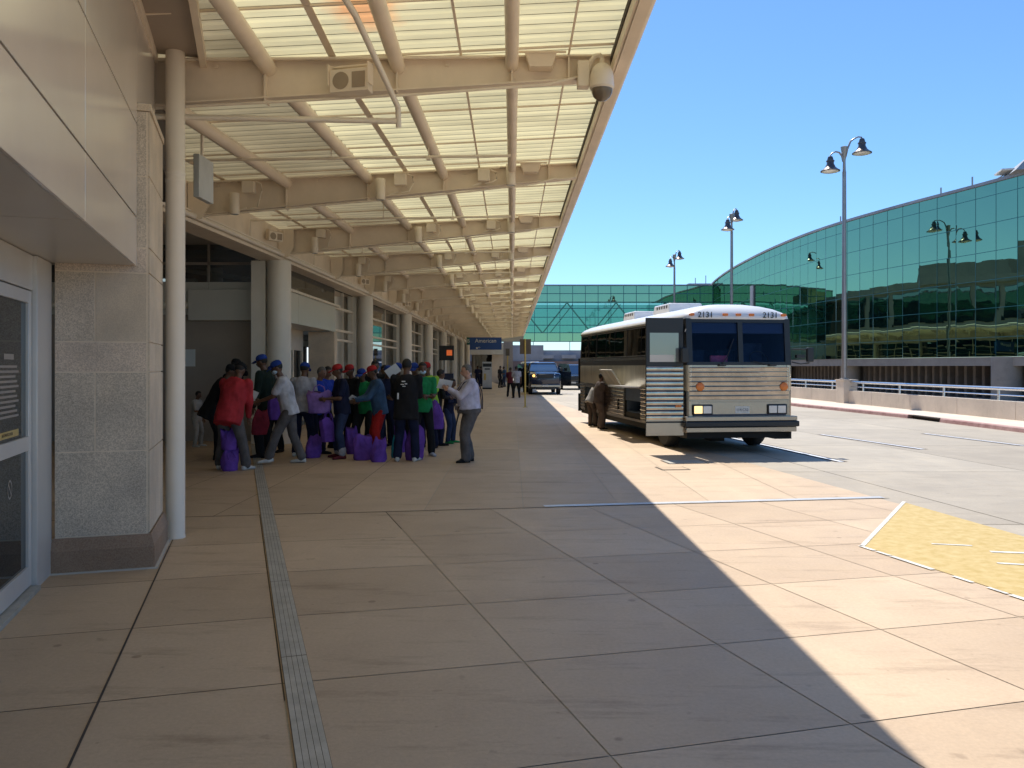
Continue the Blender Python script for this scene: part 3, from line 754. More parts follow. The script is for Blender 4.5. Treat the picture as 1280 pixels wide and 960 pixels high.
# round downpipe with gutter box
pp = thing('round_downpipe', 'tall round white pipe standing beside the stone pier', 'pipe', (-3.44, 8.47, 0))
b = B(); b.lathe([(.098,.0),(.098,.02),(.094,.03),(.094,3.62),(.098,3.625),(.098,3.66),(.094,3.665),(.094,3.70),(.098,3.705),(.098,3.73),(.094,3.735),(.094,4.98)], n=28); b.o('pipe', M['pipe'], pp)
gt = thing('roof_gutter', 'deep brown gutter trough between cream rails above the downpipe', 'gutter', (-3.44, 8.55, 4.9), R(17.4))
b = B(); b.box(-.20,.20,-6,.02,.06,.09); b.o('trough', M['brownwall'], gt)
b = B(); b.box(-.27,-.202,-6,.08,-.02,.09); b.box(.202,.27,-6,.08,-.02,.09); b.o('side_rail', M['cream'], gt, bevel=.004)

# ================================================================ TERMINAL
term = thing('terminal_building', 'long terminal front with round columns, windows and vestibules under the canopy', 'building', (0,0,0))
colY = [18.83, 28.5, 38.15, 47.8, 57.5, 67.1, 76.8, 86.5]
for y in colY:
    x = wX(y)
    b = B(); b.lathe([(.265, 0), (.265, 4.138)], (x-.02, y, 0), 28); b.o('column', M['column'], term)
    b = B(); b.box(x-.62, x-.30, y-.12, y+.3, 0, 4.138); b.o('pilaster', M['column'], term)
# glazed bays
for i, (a, c) in enumerate(zip(colY, colY[1:]+[89])):
    xa, xc = wX(a)-.45, wX(c)-.45
    y0, y1 = a+.31, c-.13
    if i == 0: y0 = 25.45
    if i == 0: xa = xa+(xc-xa)*(y0-a)/(c-a)
    n = 2 if i == 0 else 3
    b = B(); 
    for k in range(n+1):
        t = k/n; x = xa+(xc-xa)*t; y = y0+(y1-y0)*t
        b.box(x-.05, x+.04, y-.03, y+.03, 0, 4.13)
    for z in (.08, .95, 2.55, 2.85, 3.55): b.loft([[(xa-.05,y0,z),(xa+.05,y0,z),(xa+.05,y0,z+.07),(xa-.05,y0,z+.07)],[(xc-.05,y1,z),(xc+.05,y1,z),(xc+.05,y1,z+.07),(xc-.05,y1,z+.07)]])
    fr = b.o('window_frame', M['cream2'], term)
    b = B(); b.quad([(xa, y0, 0), (xc, y1, 0), (xc, y1, 4.13), (xa, y0, 4.13)]); b.o('glass', M['winglass'], fr)
# interior behind the glass: floor, back wall with bright openings, ceiling, white beams
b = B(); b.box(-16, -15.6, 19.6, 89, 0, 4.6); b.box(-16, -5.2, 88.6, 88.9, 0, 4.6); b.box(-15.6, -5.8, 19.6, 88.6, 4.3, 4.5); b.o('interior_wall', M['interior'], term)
b = B(); b.box(-15.6, -5.7, 26, 88.6, .0, .012); b.o('interior_floor', M['concgrey'], term)
b = B()
for y in range(22, 88, 5):
    b.box(-15.5, -6.3, y, y+.16, 3.55, 3.75)
    b.box(-9.5, -9.2, y+2, y+2.3, 0, 4.3)
b.box(-9.0, -8.9, 26, 88, 2.6, 2.85); b.box(-7.6, -7.5, 22, 88, 3.2, 3.3)
b.o('interior_beam', M['intwhite'], term)
b = B()
for y, w, zz in ((29.5, 1.6, 1.2), (41, 2., 2.0), (52, 1.4, .9), (63, 2, 2.), (76, 2, 1.)): b.box(-15.59, -15.5, y, y+w, zz, zz+1.2)  # glowing panels stand in for daylight through far openings
for y in (24, 31, 38, 45, 56, 70): b.box(-12, -10, y, y+.35, 4.24, 4.29)
b.o('interior_glow', emit('glow_panel', (.85, .95, 1.), .7), term)
# first bay: recessed end wall facing the camera
yW = 19.42
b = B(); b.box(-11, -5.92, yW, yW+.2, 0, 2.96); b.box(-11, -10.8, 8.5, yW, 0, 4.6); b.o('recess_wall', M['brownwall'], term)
b = B()
for x0, x1 in ((-11, -9.4), (-9.39, -7.1), (-7.09, -5.92)): b.box(x0, x1, yW-.05, yW, 3.26, 3.72); b.box(x0, x1, yW-.03, yW, 2.965, 3.10)
b.o('recess_panel', M['bulk'], term, bevel=.003)
b = B(); b.tube([(-11, yW-.12, 3.18), (-5.95, yW-.12, 3.18)], .085, 14); b.tube([(-6.02, yW-.08, 0), (-6.02, yW-.08, 3.7)], .05, 10); b.tube([(-9.35, yW-.03, 1.5), (-9.35, yW-.03, 3.0)], .03, 8); b.o('recess_pipe', M['pipe'], term)
fr = B(); 
for x in (-11, -9.4, -7.1, -5.98): fr.box(x-.03, x+.03, yW-.02, yW+.06, 3.72, 4.6)
fr.box(-11, -5.95, yW-.02, yW+.06, 4.13, 4.19)
fr = fr.o('window_frame', M['beige'], term); b = B(); b.quad([(-11, yW, 3.72), (-5.95, yW, 3.72), (-5.95, yW, 4.6), (-11, yW, 4.6)]); b.o('glass', M['winglass'], fr)
b = B(); b.box(-11, -5.6, 8.5, yW+3, 4.61, 4.66); b.o('recess_ceiling', M['bulk'], term)
b = B(); b.tube([(-8.9, yW+.9, 4.25), (-5.9, yW+.9, 3.8)], .06, 8); b.box(-7.9,-7.5,yW+2,yW+2.1,3.7,4.4); b.o('interior_beam', M['intwhite'], term)
# small notice on the recess wall
b = B(); b.box(-7.66, -7.42, yW-.012, yW-.002, 1.75, 2.15); b.o('notice', M['paper'], term)
# second bay: vestibule with bulkhead, glass doors and stone pier
b = B()
for ya, yb in ((19.2, 20.7), (20.715, 25.02)): b.box(-5.37, -5.33, ya, yb, 2.80, 3.55)
b.box(-7.5, -5.372, 19.2, 25.0, 2.82, 3.53)
b.o('vestibule_bulkhead', M['bulk'], term, bevel=.003)
b = B(); b.box(-5.42, -5.30, 19.2, 25.6, 3.56, 3.62); b.o('vestibule_sill', M['cream2'], term)
b = B(); b.quad([(-5.5, 19.2, 3.62), (-5.42, 25.3, 3.62), (-5.42, 25.3, 4.13), (-5.5, 19.2, 4.13)]); b.o('glass', M['darkglass'], term)
b = B(); b.box(-6.15, -5.36, 25.02, 25.42, 0, 2.795); b.o('stone_pier', M['stone2'], term)
b = B(); b.box(-6.05, -5.75, 26, 26.4, 2.9, 4.1); b.o('column', M['column'], term)
# vestibule door wall
b = B(); xv = -6.3
b.box(xv-.06, xv, 19.6, 25.0, 2.22, 2.82)
for y in (19.6, 20.6, 21.65, 22.7, 23.75, 24.8): b.box(xv-.06, xv+.02, y, y+.12, 0, 2.22)
b.box(xv-.06, xv+.02, 19.6, 25., .0, .15)
vd = b.o('entrance_door', M['cream2'], term)
b = B(); b.quad([(xv-.03, 19.6, .1), (xv-.03, 25, .1), (xv-.03, 25, 2.22), (xv-.03, 19.6, 2.22)]); b.o('glass', M['darkglass'], vd)
b = B(); b.box(xv+.001, xv+.06, 22.2, 22.5, 2.42, 2.52); b.o('door_sensor', M['black'], vd)
b = B()
for z in (1.2, 1.38, 1.56, 1.78, 1.96): b.box(xv+.021, xv+.024, 20.65, 20.9, z, z+.09)
b.o('notice', M['paper'], vd)
# upper storeys above and behind the canopy (its mirror image shows in the glass across the road)
b = B(); b.box(-30, -6.9, -30, 90, 4.95, 9.6); b.box(-30, -9, 102, 230, 0, 9.6); b.box(-32, -6.4, -30, 230, 9.6, 10.3); b.o('upper_wall', M['beige'], term)
b = B()
for k in range(20):
    y = -25+k*5.6; b.box(-6.89, -6.8, y, y+4.9, 6.0, 9.2)
b.o('upper_window', M['darkglass'], term)
b = B(); b.box(-24, -14, 52, 66, 10.3, 14); b.box(-20, -11, 66, 74, 10.3, 12.2); b.lathe([(3.2, 14), (3.6, 17), (2.6, 17.2)], (-19, 58, 0), 24); b.o('roof_plant_room', M['concgrey'], term)
# exit of the canopy: annex crossing the far end
ax = thing('terminal_annex', 'pale box with beige wall at the far end of the pavement', 'building', (0,0,0))
b = B(); b.box(-4.5, -.95, 90.2, 96, 3.05, 4.35); b.o('bulkhead', M['intwhite'], ax)
b = B(); b.box(-2.2, -.95, 91, 96, 0, 3.04); b.o('wall', M['tan'] if False else M['conc'], ax)
b = B(); b.box(-4.5, -2.21, 92.5, 92.8, 0, 3.04); b.o('dark_glazing', M['darkglass'], ax)
pr = thing('far_grey_pillar', 'wide grey concrete pillar under the bridge end', 'pillar', (-.42, 92, 0))
b = B(); b.box(-.52,.52,-.5,.5,0,4.6); b.o('shaft', M['concgrey'], pr); b = B(); b.box(-.58,.58,-.56,.56,0,.15); b.box(-.6,.6,-.58,.58,4.6,4.75); b.o('band', M['greywall'], pr)
# hanging airline sign
sg = thing('hanging_sign', 'blue hanging sign reading American with green B tab', 'sign', (-3.0, 60.5, 2.95))
Ys_ = 60.5
b = B(); b.box(-.08, 2.24, -.06, .06, 0.02, .92); b.o('panel', M['signblue'], sg)
b = B(); b.box(-.30, -.085, -.06, .06, .38, .92); b.o('tab', M['signgreen'], sg)
b = B(); b.box(.1,.14,-.02,.02,.92,1.9); b.box(1.9,1.94,-.02,.02,.92,1.9); b.o('hanger', M['cream2'], sg)
text_obj('American', .40, M['white'], 'lettering', sg, (1.08, -.065, .66), (R(90), 0, 0))
text_obj('B', .36, M['white'], 'tab_lettering', sg, (-.19, -.065, .64), (R(90), 0, 0))
text_obj('\u2190', .22, M['white'], 'arrow', sg, (.62, -.065, .18), (R(90), 0, 0))
b = B(); b.box(.38, .5, -.07, -.061, .08, .2); b.o('symbol', M['white'], sg)

# ================================================================ BRIDGE
br = thing('glass_bridge', 'green glass walled pedestrian bridge crossing above the far road', 'bridge', (0,0,0))
X0, X1, YB, z0, z1 = -8, 30, 97, 4.75, 11.25
rows = [z0, 5.95, 7.25, 8.55, 9.25, 10.3, z1]
rows = [1.75+(HOR-v)/F*YB for v in (427, 416, 406.5, 396.5, 385.5, 377.5, 367, 357)]
b = B(); b.quad([(X0,YB,rows[1]),(X1,YB,rows[1]),(X1,YB,rows[5]),(X0,YB,rows[5])]); b.o('glass', M['tealclear'], br)
b = B(); b.quad([(X0,YB+4.5,rows[1]),(X1,YB+4.5,rows[1]),(X1,YB+4.5,rows[5]),(X0,YB+4.5,rows[5])]); b.o('rear_glass', M['tealclear'], br)
b = B(); b.box(X0, X1, YB, YB+.08, rows[0], rows[1]-.005); b.box(X0, X1, YB, YB+.08, rows[5]+.005, rows[7]); b.o('spandrel', M['teal'], br)
b = B()
for z in rows: b.box(X0, X1, YB-.035, YB-.002, z-.04, z+.04)
x = X0+.2
while x < X1: b.box(x-.03, x+.03, YB-.045, YB-.036, rows[0], rows[7]); x += 1.49
b.o('mullion', M['mull'], br)
b = B()
x = X0
while x < X1-5:
    b.tube([(x, YB+1.0, rows[1]), (x+2.9, YB+1.0, rows[5])], .09, 6); b.tube([(x+2.9, YB+1.0, rows[5]), (x+5.8, YB+1.0, rows[1])], .09, 6); b.tube([(x+.9, YB+3.9, rows[1]), (x+3.8, YB+3.9, rows[5])], .07, 6)
    x += 5.8
b.o('truss', mat('bridge_truss', (.05, .15, .15), .6), br)
b = B(); b.box(X0, X1, YB+.1, YB+4.4, rows[0]+.1, rows[1]-.4); b.box(X0, X1, YB+.1, YB+4.4, rows[5]+.2, rows[7]-.1); b.o('deck', M['tealfloor'], br)
b = B(); b.box(X0, X1, YB-.1, YB+4.6, rows[7]+.0, rows[7]+.12); b.o('coping', M['greywall'], br)
for xx in (14.5,): 
    b = B(); b.box(xx, xx+.9, YB+1, YB+3, 0, rows[0]); b.o('leg', M['concgrey'], br)

# ================================================================ CURVED GLASS BUILDING
gb = thing('curved_glass_building', 'large curved building of green mirrored glass across the road', 'building', (0,0,0))
gp_ = [(33,20),(30.2,28),(27.7,36),(25.9,41.9),(25.3,44.6),(24.6,47.2),(23.95,49.4),(23.1,53.0),(22.5,55.9),(21.95,59.6),(21.6,65),(21.55,72),(22.0,83),(23.2,95),(25.5,110),(29,128)]
def smooth_poly(P, it=2):
    for _ in range(it):
        Q = [P[0]]
        for a, c in zip(P, P[1:]): Q += [(a[0]*.75+c[0]*.25, a[1]*.75+c[1]*.25), (a[0]*.25+c[0]*.75, a[1]*.25+c[1]*.75)]
        Q.append(P[-1]); P = Q
    return P
gs = smooth_poly(gp_)
def resample(P, s):
    out = [P[0]]; acc = 0
    for a, c in zip(P, P[1:]):
        l = math.dist(a, c); t = s-acc
        while t <= l: out.append((a[0]+(c[0]-a[0])*t/l, a[1]+(c[1]-a[1])*t/l)); t += s
        acc = l-(t-s)
    return out
gr = resample(gs, 1.38)
rz_ = [2.26, 3.3, 4.85, 6.35, 7.86, 9.36, 10.82, 11.46]
b = B(); rp = random.Random(11)
for (xa, ya), (xc, yc) in zip(gr, gr[1:]):
    d = Vector((xc-xa, yc-ya, 0)).normalized(); n_ = Vector((-d.y, d.x, 0))
    for za, zb_ in zip(rz_, rz_[1:]):
        o_ = [rp.uniform(-.0025, .0025) for _ in range(4)]
        P = [Vector((xa, ya, za)), Vector((xc, yc, za)), Vector((xc, yc, zb_)), Vector((xa, ya, zb_))]
        b.quad([P[q]+n_*o_[q] for q in range(4)])
o = b.o('glass', M['teal'], gb, sm=0)
b = B()
for (xa, ya), (xc, yc) in zip(gr, gr[1:]):
    d = Vector((xc-xa, yc-ya, 0)).normalized(); n_ = Vector((-d.y, d.x, 0))*.010; t = d*.011
    a = Vector((xa, ya, 0))+n_
    b.quad([a-t+Vector((0,0,rz_[0])), a+t+Vector((0,0,rz_[0])), a+t+Vector((0,0,rz_[-1])), a-t+Vector((0,0,rz_[-1]))])
    for z in rz_[1:-1]:
        c_ = Vector((xc, yc, 0))+n_
        b.quad([a+Vector((0,0,z-.014)), c_+Vector((0,0,z-.014)), c_+Vector((0,0,z+.014)), a+Vector((0,0,z+.014))])
b.o('mullion', M['mull'], gb, sm=0)
def wall_strip(b, P, off0, off1, z0, z1):
    rings = []
    for i, (x, y) in enumerate(P):
        a = P[max(i-1,0)]; c = P[min(i+1,len(P)-1)]
        d = Vector((c[0]-a[0], c[1]-a[1], 0)).normalized(); n_ = Vector((-d.y, d.x, 0)); p = Vector((x, y, 0))
        rings.append([p+n_*off0+Vector((0,0,z0)), p+n_*off1+Vector((0,0,z0)), p+n_*off1+Vector((0,0,z1)), p+n_*off0+Vector((0,0,z1))])
    b.loft(rings)
b = B(); wall_strip(b, gr, -3.5, .10, 11.465, 11.62); b.o('coping', M['greywall'], gb)
b = B(); wall_strip(b, gr, -2.2, -.05, 1.78, 2.25); b.o('concrete_band', M['concgrey'], gb)
b = B(); wall_strip(b, gr, -2.5, -2.2, -.5, 2.25)
fin = resample(gs, .62)
for i, (xa, ya) in enumerate(fin[:-1]):
    c = fin[i+1]; d = Vector((c[0]-xa, c[1]-ya, 0)).normalized(); n_ = Vector((-d.y, d.x, 0)); p = Vector((xa, ya, 0))
    w = .18
    b.loft([[p+n_*-2.21-d*w, p+n_*-2.21+d*w, p+n_*-1.55+d*w*.55, p+n_*-1.55-d*w*.55], [q+Vector((0,0,1.78)) for q in (p+n_*-2.21-d*w, p+n_*-2.21+d*w, p+n_*-1.55+d*w*.55, p+n_*-1.55-d*w*.55)]])
b.o('ribbed_wall', M['fins'], gb)
for (x, y, r) in ((25.45, 43.4, .72), (22.75, 56.8, .62), (21.9, 68, .6), (29.6, 31.5, .7), (22.2, 82, .6)):
    b = B(); b.lathe([(r, -.5), (r, 1.05), (r*.985, 1.06), (r, 1.07), (r, 2.25)], (x+.45, y, 0), 28); b.o('column', M['concgrey'], gb)
b = B(); b.box(-.45,.45,-.1,.02,2.3,9.0); o = b.o('grey_strip', M['greywall'], gb); o.location = (21.62, 74.5, 0); o.rotation_euler = (0, 0, R(-90));  # narrow grey upright strip set against the glass wall
# roof plant on the curved building
rf = thing('roof_equipment', 'low grey roof unit with white fins on the curved glass building', 'roof equipment', (26.9, 43.8, 11.62), R(-15))
b = B(); b.loft([[(-1.0,-2.6,0),(1.2,-2.6,0),(1.2,2.6,0),(-1.0,2.6,0)], [(-.3,-2.2,.75),(.9,-2.2,.75),(.9,2.0,.55),(-.3,2.0,.55)]]); b.o('casing', M['greywall'], rf)
b = B(); b.loft([[(-1.25,-.1,.02),(-1.2,1.2,.02),(-1.15,1.2,.1),(-1.2,-.1,.1)], [(-.2,-.1,.62),(-.15,.1,.72),(-.1,.1,.76),(-.15,-.1,.66)]]); b.box(-1.3,-.6,-1.4,-.1,.25,.34); b.o('fin', M['white'], rf)
for i, (x, y, lab) in enumerate(((26.6, 42.6, 'short dark mast nearest on the curved roof edge'), (25.55, 46.0, 'short dark mast second along the curved roof edge'), (25.0, 48.3, 'short dark mast third along the curved roof edge'), (22.6, 57, 'short dark mast far along the curved roof edge'))):
    t = thing('roof_mast', lab, 'mast', (x, y, 11.62), 0, 'masts on the curved roof'); 
    b = B(); b.tube([(0,0,0),(0,0,.75-.1*i)], .045, 8); b.o('pole', M['lamp'], t); b = B(); b.box(-.09,.09,-.09,.09,0,.05); b.o('foot', M['lamp'], t)
ft = thing('rooftop_unit', 'low tan roof unit behind the bridge top', 'roof equipment', (22.6, 102.5, 10.9))
b = B(); b.box(-.6, 2.2, 0, 2, 0, .95); b.o('casing', M['conc'], ft); b = B(); b.box(-.8, 2.4, -.2, 2.2, .95, 1.1); b.tube([(.3,1,1.05),(.3,1,1.9)], .05, 6); b.tube([(1.6,1,1.05),(1.6,1,2.2)], .05, 6); b.o('cap', M['greywall'], ft)
# far parking deck
pk = thing('parking_deck', 'distant grey concrete parking deck beyond the bridge', 'building', (0,150,0))
b = B(); b.box(-8, 5.7, 0, 20, 2.7, 5.6); b.box(5.7, 60, 1, 20, 2.7, 4.7); b.o('upper_wall', M['greywall'], pk)
b = B(); b.box(-8, 60, -.3, 0.9, .6, 2.69); b.o('brick_wall', M['brick'], pk)
b = B()
for x in range(-7, 60, 4): b.box(x, x+2.6, -.02, 1.02, 3.2, 3.9)
b.o('opening', M['greywall'], pk)
for i, x in enumerate((3.9, 10.6)):
    t = thing('far_light_pole', ['thin distant pole above the left end of the parking deck','thin distant pole above the right end of the parking deck'][i], 'pole', (x, 152, 4.7), 0, 'poles on the parking deck')
    b = B(); b.tube([(0,0,0),(0,0,2.1+i*1.2)], .07, 6); b.o('shaft', M['lamp'], t); b = B(); b.box(-.4,.4,-.1,.1,2.1+i*1.2,2.2+i*1.2); b.o('head', M['lamp'], t)

# ================================================================ LOW WALL, RAIL, LAMPS
pw = thing('low_concrete_wall', 'low beige concrete wall with metal rail across the road', 'wall', (0,0,0))
Yw = [-6+1*k for k in range(100)]
b = B(); seg = 3.1; y = -6
while y < 90:
    ys_ = [y+.008, y+seg/2, y+seg-.008]
    rings = [[(lerp_pts(wall_pts, q), q, .1), (lerp_pts(wall_pts, q)+.22, q, .1), (lerp_pts(wall_pts, q)+.22, q, .69), (lerp_pts(wall_pts, q), q, .69)] for q in ys_]
    b.loft(rings); y += seg
b.o('wall', M['conc'], pw, bevel=.01)
rl = thing('metal_railing', 'silver tube railing along the top of the low wall', 'railing', (0,0,0))
PY = [-4, 4, 12, 20, 28, 36.7, 45, 53, 62.5, 72, 82]
b = B(); b.tube([(lerp_pts(wall_pts, q)+.11, q, 1.06) for q in range(-6, 91, 2)], .055, 10); b.o('top_rail', M['rail'], rl)
b = B(); b.tube([(lerp_pts(wall_pts, q)+.11, q, .86) for q in range(-6, 91, 2)], .022, 8); b.o('lower_rail', M['rail'], rl)
k = 0
for y in [-5+3.1*j for j in range(31)]:
    x = lerp_pts(wall_pts, y)+.11; b = B(); b.box(x-.02, x+.02, y-.04, y+.04, .69, 1.04); b.o('post', M['rail'], rl, sm=0)
words_ = ['tallest and closest double bell street lamp on a concrete plinth', 'middle double bell street lamp rising behind the bus', 'small farthest double bell street lamp in front of the bridge', 'double bell street lamp beside the road beyond the frame']
lp = None
for i, (y, rot) in enumerate(((36.9, 0), (53.2, 52), (72.5, 45))):
    x = lerp_pts(wall_pts, y)
    t = thing('lamp_plinth', ['square concrete plinth under the closest street lamp', 'square concrete plinth under the middle street lamp', 'square concrete plinth under the farthest street lamp'][i], 'plinth', (x+.1, y, 0), 0, 'concrete lamp plinths')
    b = B(); b.box(-.30,.30,-.45,.45,.1,1.12); b.o('block', M['conc'], t, bevel=.015); b = B(); b.box(-.33,.33,-.48,.48,1.12,1.17); b.o('cap', M['conc'], t)
    if lp is None:
        lp = thing('street_lamp', words_[0], 'street lamp', (x, y, 1.17), R(rot), 'double bell street lamps')
        b = B(); b.lathe([(.2,0),(.2,.04),(.115,.06),(.108,.5),(.085,9.2),(.085,9.25)], n=20); b.lathe([(.07,9.25),(.06,9.75),(.085,9.9),(.14,10.2),(.16,10.35),(.02,10.4)], n=16); b.o('pole', M['lamp'], lp)
        for (ax_, az_, nm) in ((.79, 10.75, 'a'), (-.62, 9.95, 'b')):
            s_ = 1 if ax_ > 0 else -1
            b = B()
            if s_ > 0: b.tube([(.05,0,9.9),(.14,0,10.25),(.28,0,10.6),(.45,0,10.72),(.62,0,10.80),(.79,0,10.78)], [.05,.045,.04,.035,.03,.03], 10)
            else: b.tube([(-.04,0,9.7),(-.1,0,9.95),(-.22,0,10.1),(-.38,0,10.14),(-.52,0,10.08),(-.62,0,9.98)], [.05,.045,.04,.035,.03,.03], 10)
            b.o('arm', M['lamp'], lp)
            zt = az_
            b = B(); b.lathe([(.03,0),(.10,-.04),(.13,-.14),(.14,-.2),(.18,-.21),(.18,-.25),(.15,-.26),(.16,-.38),(.19,-.42),(.22,-.50),(.33,-.60),(.42,-.66),(.42,-.69)], (ax_, 0, zt), 24)
            sh = b.o('lamp_shade', M['lampshade'], lp)
            b = B(); b.lathe([(.36,-.69),(.34,-.72),(.15,-.76)], (ax_, 0, zt), 20); b.o('lens', M['lens'], sh)
    else: copy_tree(lp, (x, y, 1.17), R(rot), words_[i])
# yellow pole sign on the pavement
ys_ = thing('yellow_pole_sign', 'dark sign seen from behind on a thin yellow pole', 'sign', (.565, 35.5, 0))
b = B(); b.tube([(0,0,0),(0,0,2.93)], .035, 10); b.o('pole', M['poleyellow'], ys_)
b = B(); b.box(-.23,.25,.03,.045,2.28,2.92); b.o('panel', M['signback'], ys_); b = B(); b.lathe([(.11,0),(.11,.015),(.06,.03)], n=16); b.o('foot', M['poleyellow'], ys_)
# ================================================================ BUS
BW, BL = 2.31, 9.65
bus = thing('coach_bus', 'silver coach bus with white roof and open door parked by the pavement', 'bus', (3.46, 16.6, 0), R(7.97))
def plan(ins, yf, yr, rad, z, n=5):
    pts = []; x0, x1 = ins, BW-ins
    for cx, cy_, a0 in ((x0+rad, yf+rad, 180), (x1-rad, yf+rad, 270), (x1-rad, yr-rad, 0), (x0+rad, yr-rad, 90)):
        for k in range(n):
            a = R(a0+90*k/(n-1)); pts.append((cx+rad*math.cos(a), cy_+rad*math.sin(a), z))
    return pts
# lower shell: four horizontal bands with real gaps for the wheel arches are cut as boxes of dark underbody set proud inside
def ringwall(b, rings, skip=lambda p, q: False):
    vr = [[b.bm.verts.new(p) for p in r] for r in rings]; n = len(vr[0])
    for i in range(len(vr)-1):
        for k in range(n):
            m_ = [(vr[i][k].co+vr[i+1][(k+1)%n].co)/2]
            if skip(rings[i][k], rings[i][(k+1)%n]): continue
            b.bm.faces.new((vr[i][k], vr[i][(k+1)%n], vr[i+1][(k+1)%n], vr[i+1][k]))
bellow = B(); ringwall(bellow, [plan(.02, .0, BL, .14, 1.24), plan(0, 0, BL, .14, 1.27), plan(0, 0, BL, .14, 1.74), plan(0, .0, BL, .14, 1.775)], lambda p, q: p[1] < .01 and q[1] < .01)
bellow.o('side_panel', M['dirtysteel'], bus)
b = B()
def sidebox(x0, x1, y0, y1, z0, z1): b.box(x0, x1, y0, y1, z0, z1)
for (y0, y1) in ((1.0, 3.05), (4.5, 7.70), (8.90, BL-.12)): b.box(.012, .05, y0, y1, .42, 1.245)
b.box(.012, .05, 3.05, 4.5, 1.20, 1.245); b.box(.012, .05, 3.05, 4.5, .42, .48); b.box(.012, .05, 7.7, 8.9, 1.12, 1.245)
b.box(BW-.05, BW-.012, 2.0, BL-.12, .42, 1.245); b.box(BW-.05, BW-.012, .12, 1.0, .42, 1.245)
b.o('lower_side', M['steel'], bus)
b = B()
def rib(p0, p1, nrm, h, bulge):
    p0 = Vector(p0); p1 = Vector(p1); nrm = Vector(nrm); r = []
    prof = ((-.5,.0),(-.47,.006),(-.1,.0105),(.20,.007),(.24,.5),(.31,.9),(.38,1.),(.45,.8),(.5,.0))
    for p in (p0, p1): r.append([p+nrm*(q if abs(q) < .02 else bulge*q)+Vector((0,0,h*t)) for t, q in prof])
    b.loft(r)
for k in range(8):
    z = .47+k*.098
    for (y0, y1) in ((1.02, 3.04), (4.52, 7.68), (8.92, BL-.14)): rib((.011, y0, z+.03), (.011, y1, z+.03), (-1,0,0), .09, .022)
    rib((BW-.011, 2.02, z+.03), (BW-.011, BL-.14, z+.03), (1,0,0), .09, .022)
b.o('side_rib', M['chrome'], bus)
b = B(); b.box(-.012, .0, 1.0, BL-.15, 1.22, 1.25); b.box(-.012, .0, 1.0, BL-.2, 1.90, 1.965); b.o('belt_moulding', M['steel'], bus)
b = B(); b.box(.06, BW-.06, .05, BL-.05, .30, .60); b.box(.40, BW-.40, 2.2, BL-.2, .20, .3); b.box(.06, BW-.06, 7.5, 9.1, .6, 1.2); b.box(.10, BW-.1, .12, .2, .6, 1.2); b.box(.9, 1.2, .9, 1.3, .16,.3); b.box(1.93,2.29,.05,.35,.27,.43)
b.box(.07, .09, 1.0, 3.04, .6, 1.2); b.box(.07, .09, 4.52, BL-.1, .6, 1.2); b.box(.9, BW-.06, 1.0, 7.5, .6, .62)
b.o('underbody', M['under'], bus)
b = B(); b.box(.08, .95, 3.06, 4.49, .61, .63); b.box(.92, .95, 3.06, 4.49, .63, 1.2); b.box(.08,.92,3.06,3.08,.63,1.2); b.box(.08,.92,4.47,4.49,.63,1.2)
b.o('luggage_bay', M['busint'], bus)
# windows zone
b = B()
rs_ = [plan(0, .0, BL, .14, 1.776), plan(.0, .02, BL, .14, 1.96), plan(.03, .10, BL-.05, .14, 2.715)]
vr = [[b.bm.verts.new(p) for p in r] for r in rs_]; n = 20
for i in range(2):
    for k in range(n):
        k2 = (k+1) % n
        if rs_[0][k][1] < .13 and rs_[0][k2][1] < .13: continue
        b.bm.faces.new((vr[i][k], vr[i][k2], vr[i+1][k2], vr[i+1][k]))
b.o('window_band', M['black'], bus)
def sidewin(y0, y1, z0, z1, m, side=0, nm='side_window', off=.012):
    b = B(); x = lambda z: (.03*(z-1.96)/.755)-off
    if side == 0: b.quad([(x(z0), y0, z0), (x(z0), y1, z0), (x(z1), y1, z1), (x(z1), y0, z1)])
    else: b.quad([(BW-x(z0), y0, z0), (BW-x(z0), y1, z0), (BW-x(z1), y1, z1), (BW-x(z1), y0, z1)])
    return b.o(nm, m, bus, sm=0)
wl = [(1.35,2.15),(2.2,2.95),(3.0,4.15),(4.2,5.35),(5.4,6.25),(6.32,7.3),(7.45,8.3),(8.38,9.3)]
for (y0, y1) in wl:
    for s_ in (0, 1):
        w = sidewin(y0, y1, 2.0, 2.66, M['busglass'], s_)
        b = B(); x_ = -.010 if s_ == 0 else BW+.010
        b.tube([(x_, y0, 2.0), (x_, y1, 2.0)], .008, 6); b.tube([(x_+(.02 if s_ == 0 else -.02), y0, 2.66), (x_+(.02 if s_ == 0 else -.02), y1, 2.66)], .008, 6); b.tube([(x_, y1+.02, 2.0), (x_+(.02 if s_ == 0 else -.02), y1+.02, 2.66)], .008, 6); b.o('frame', M['black'], w)
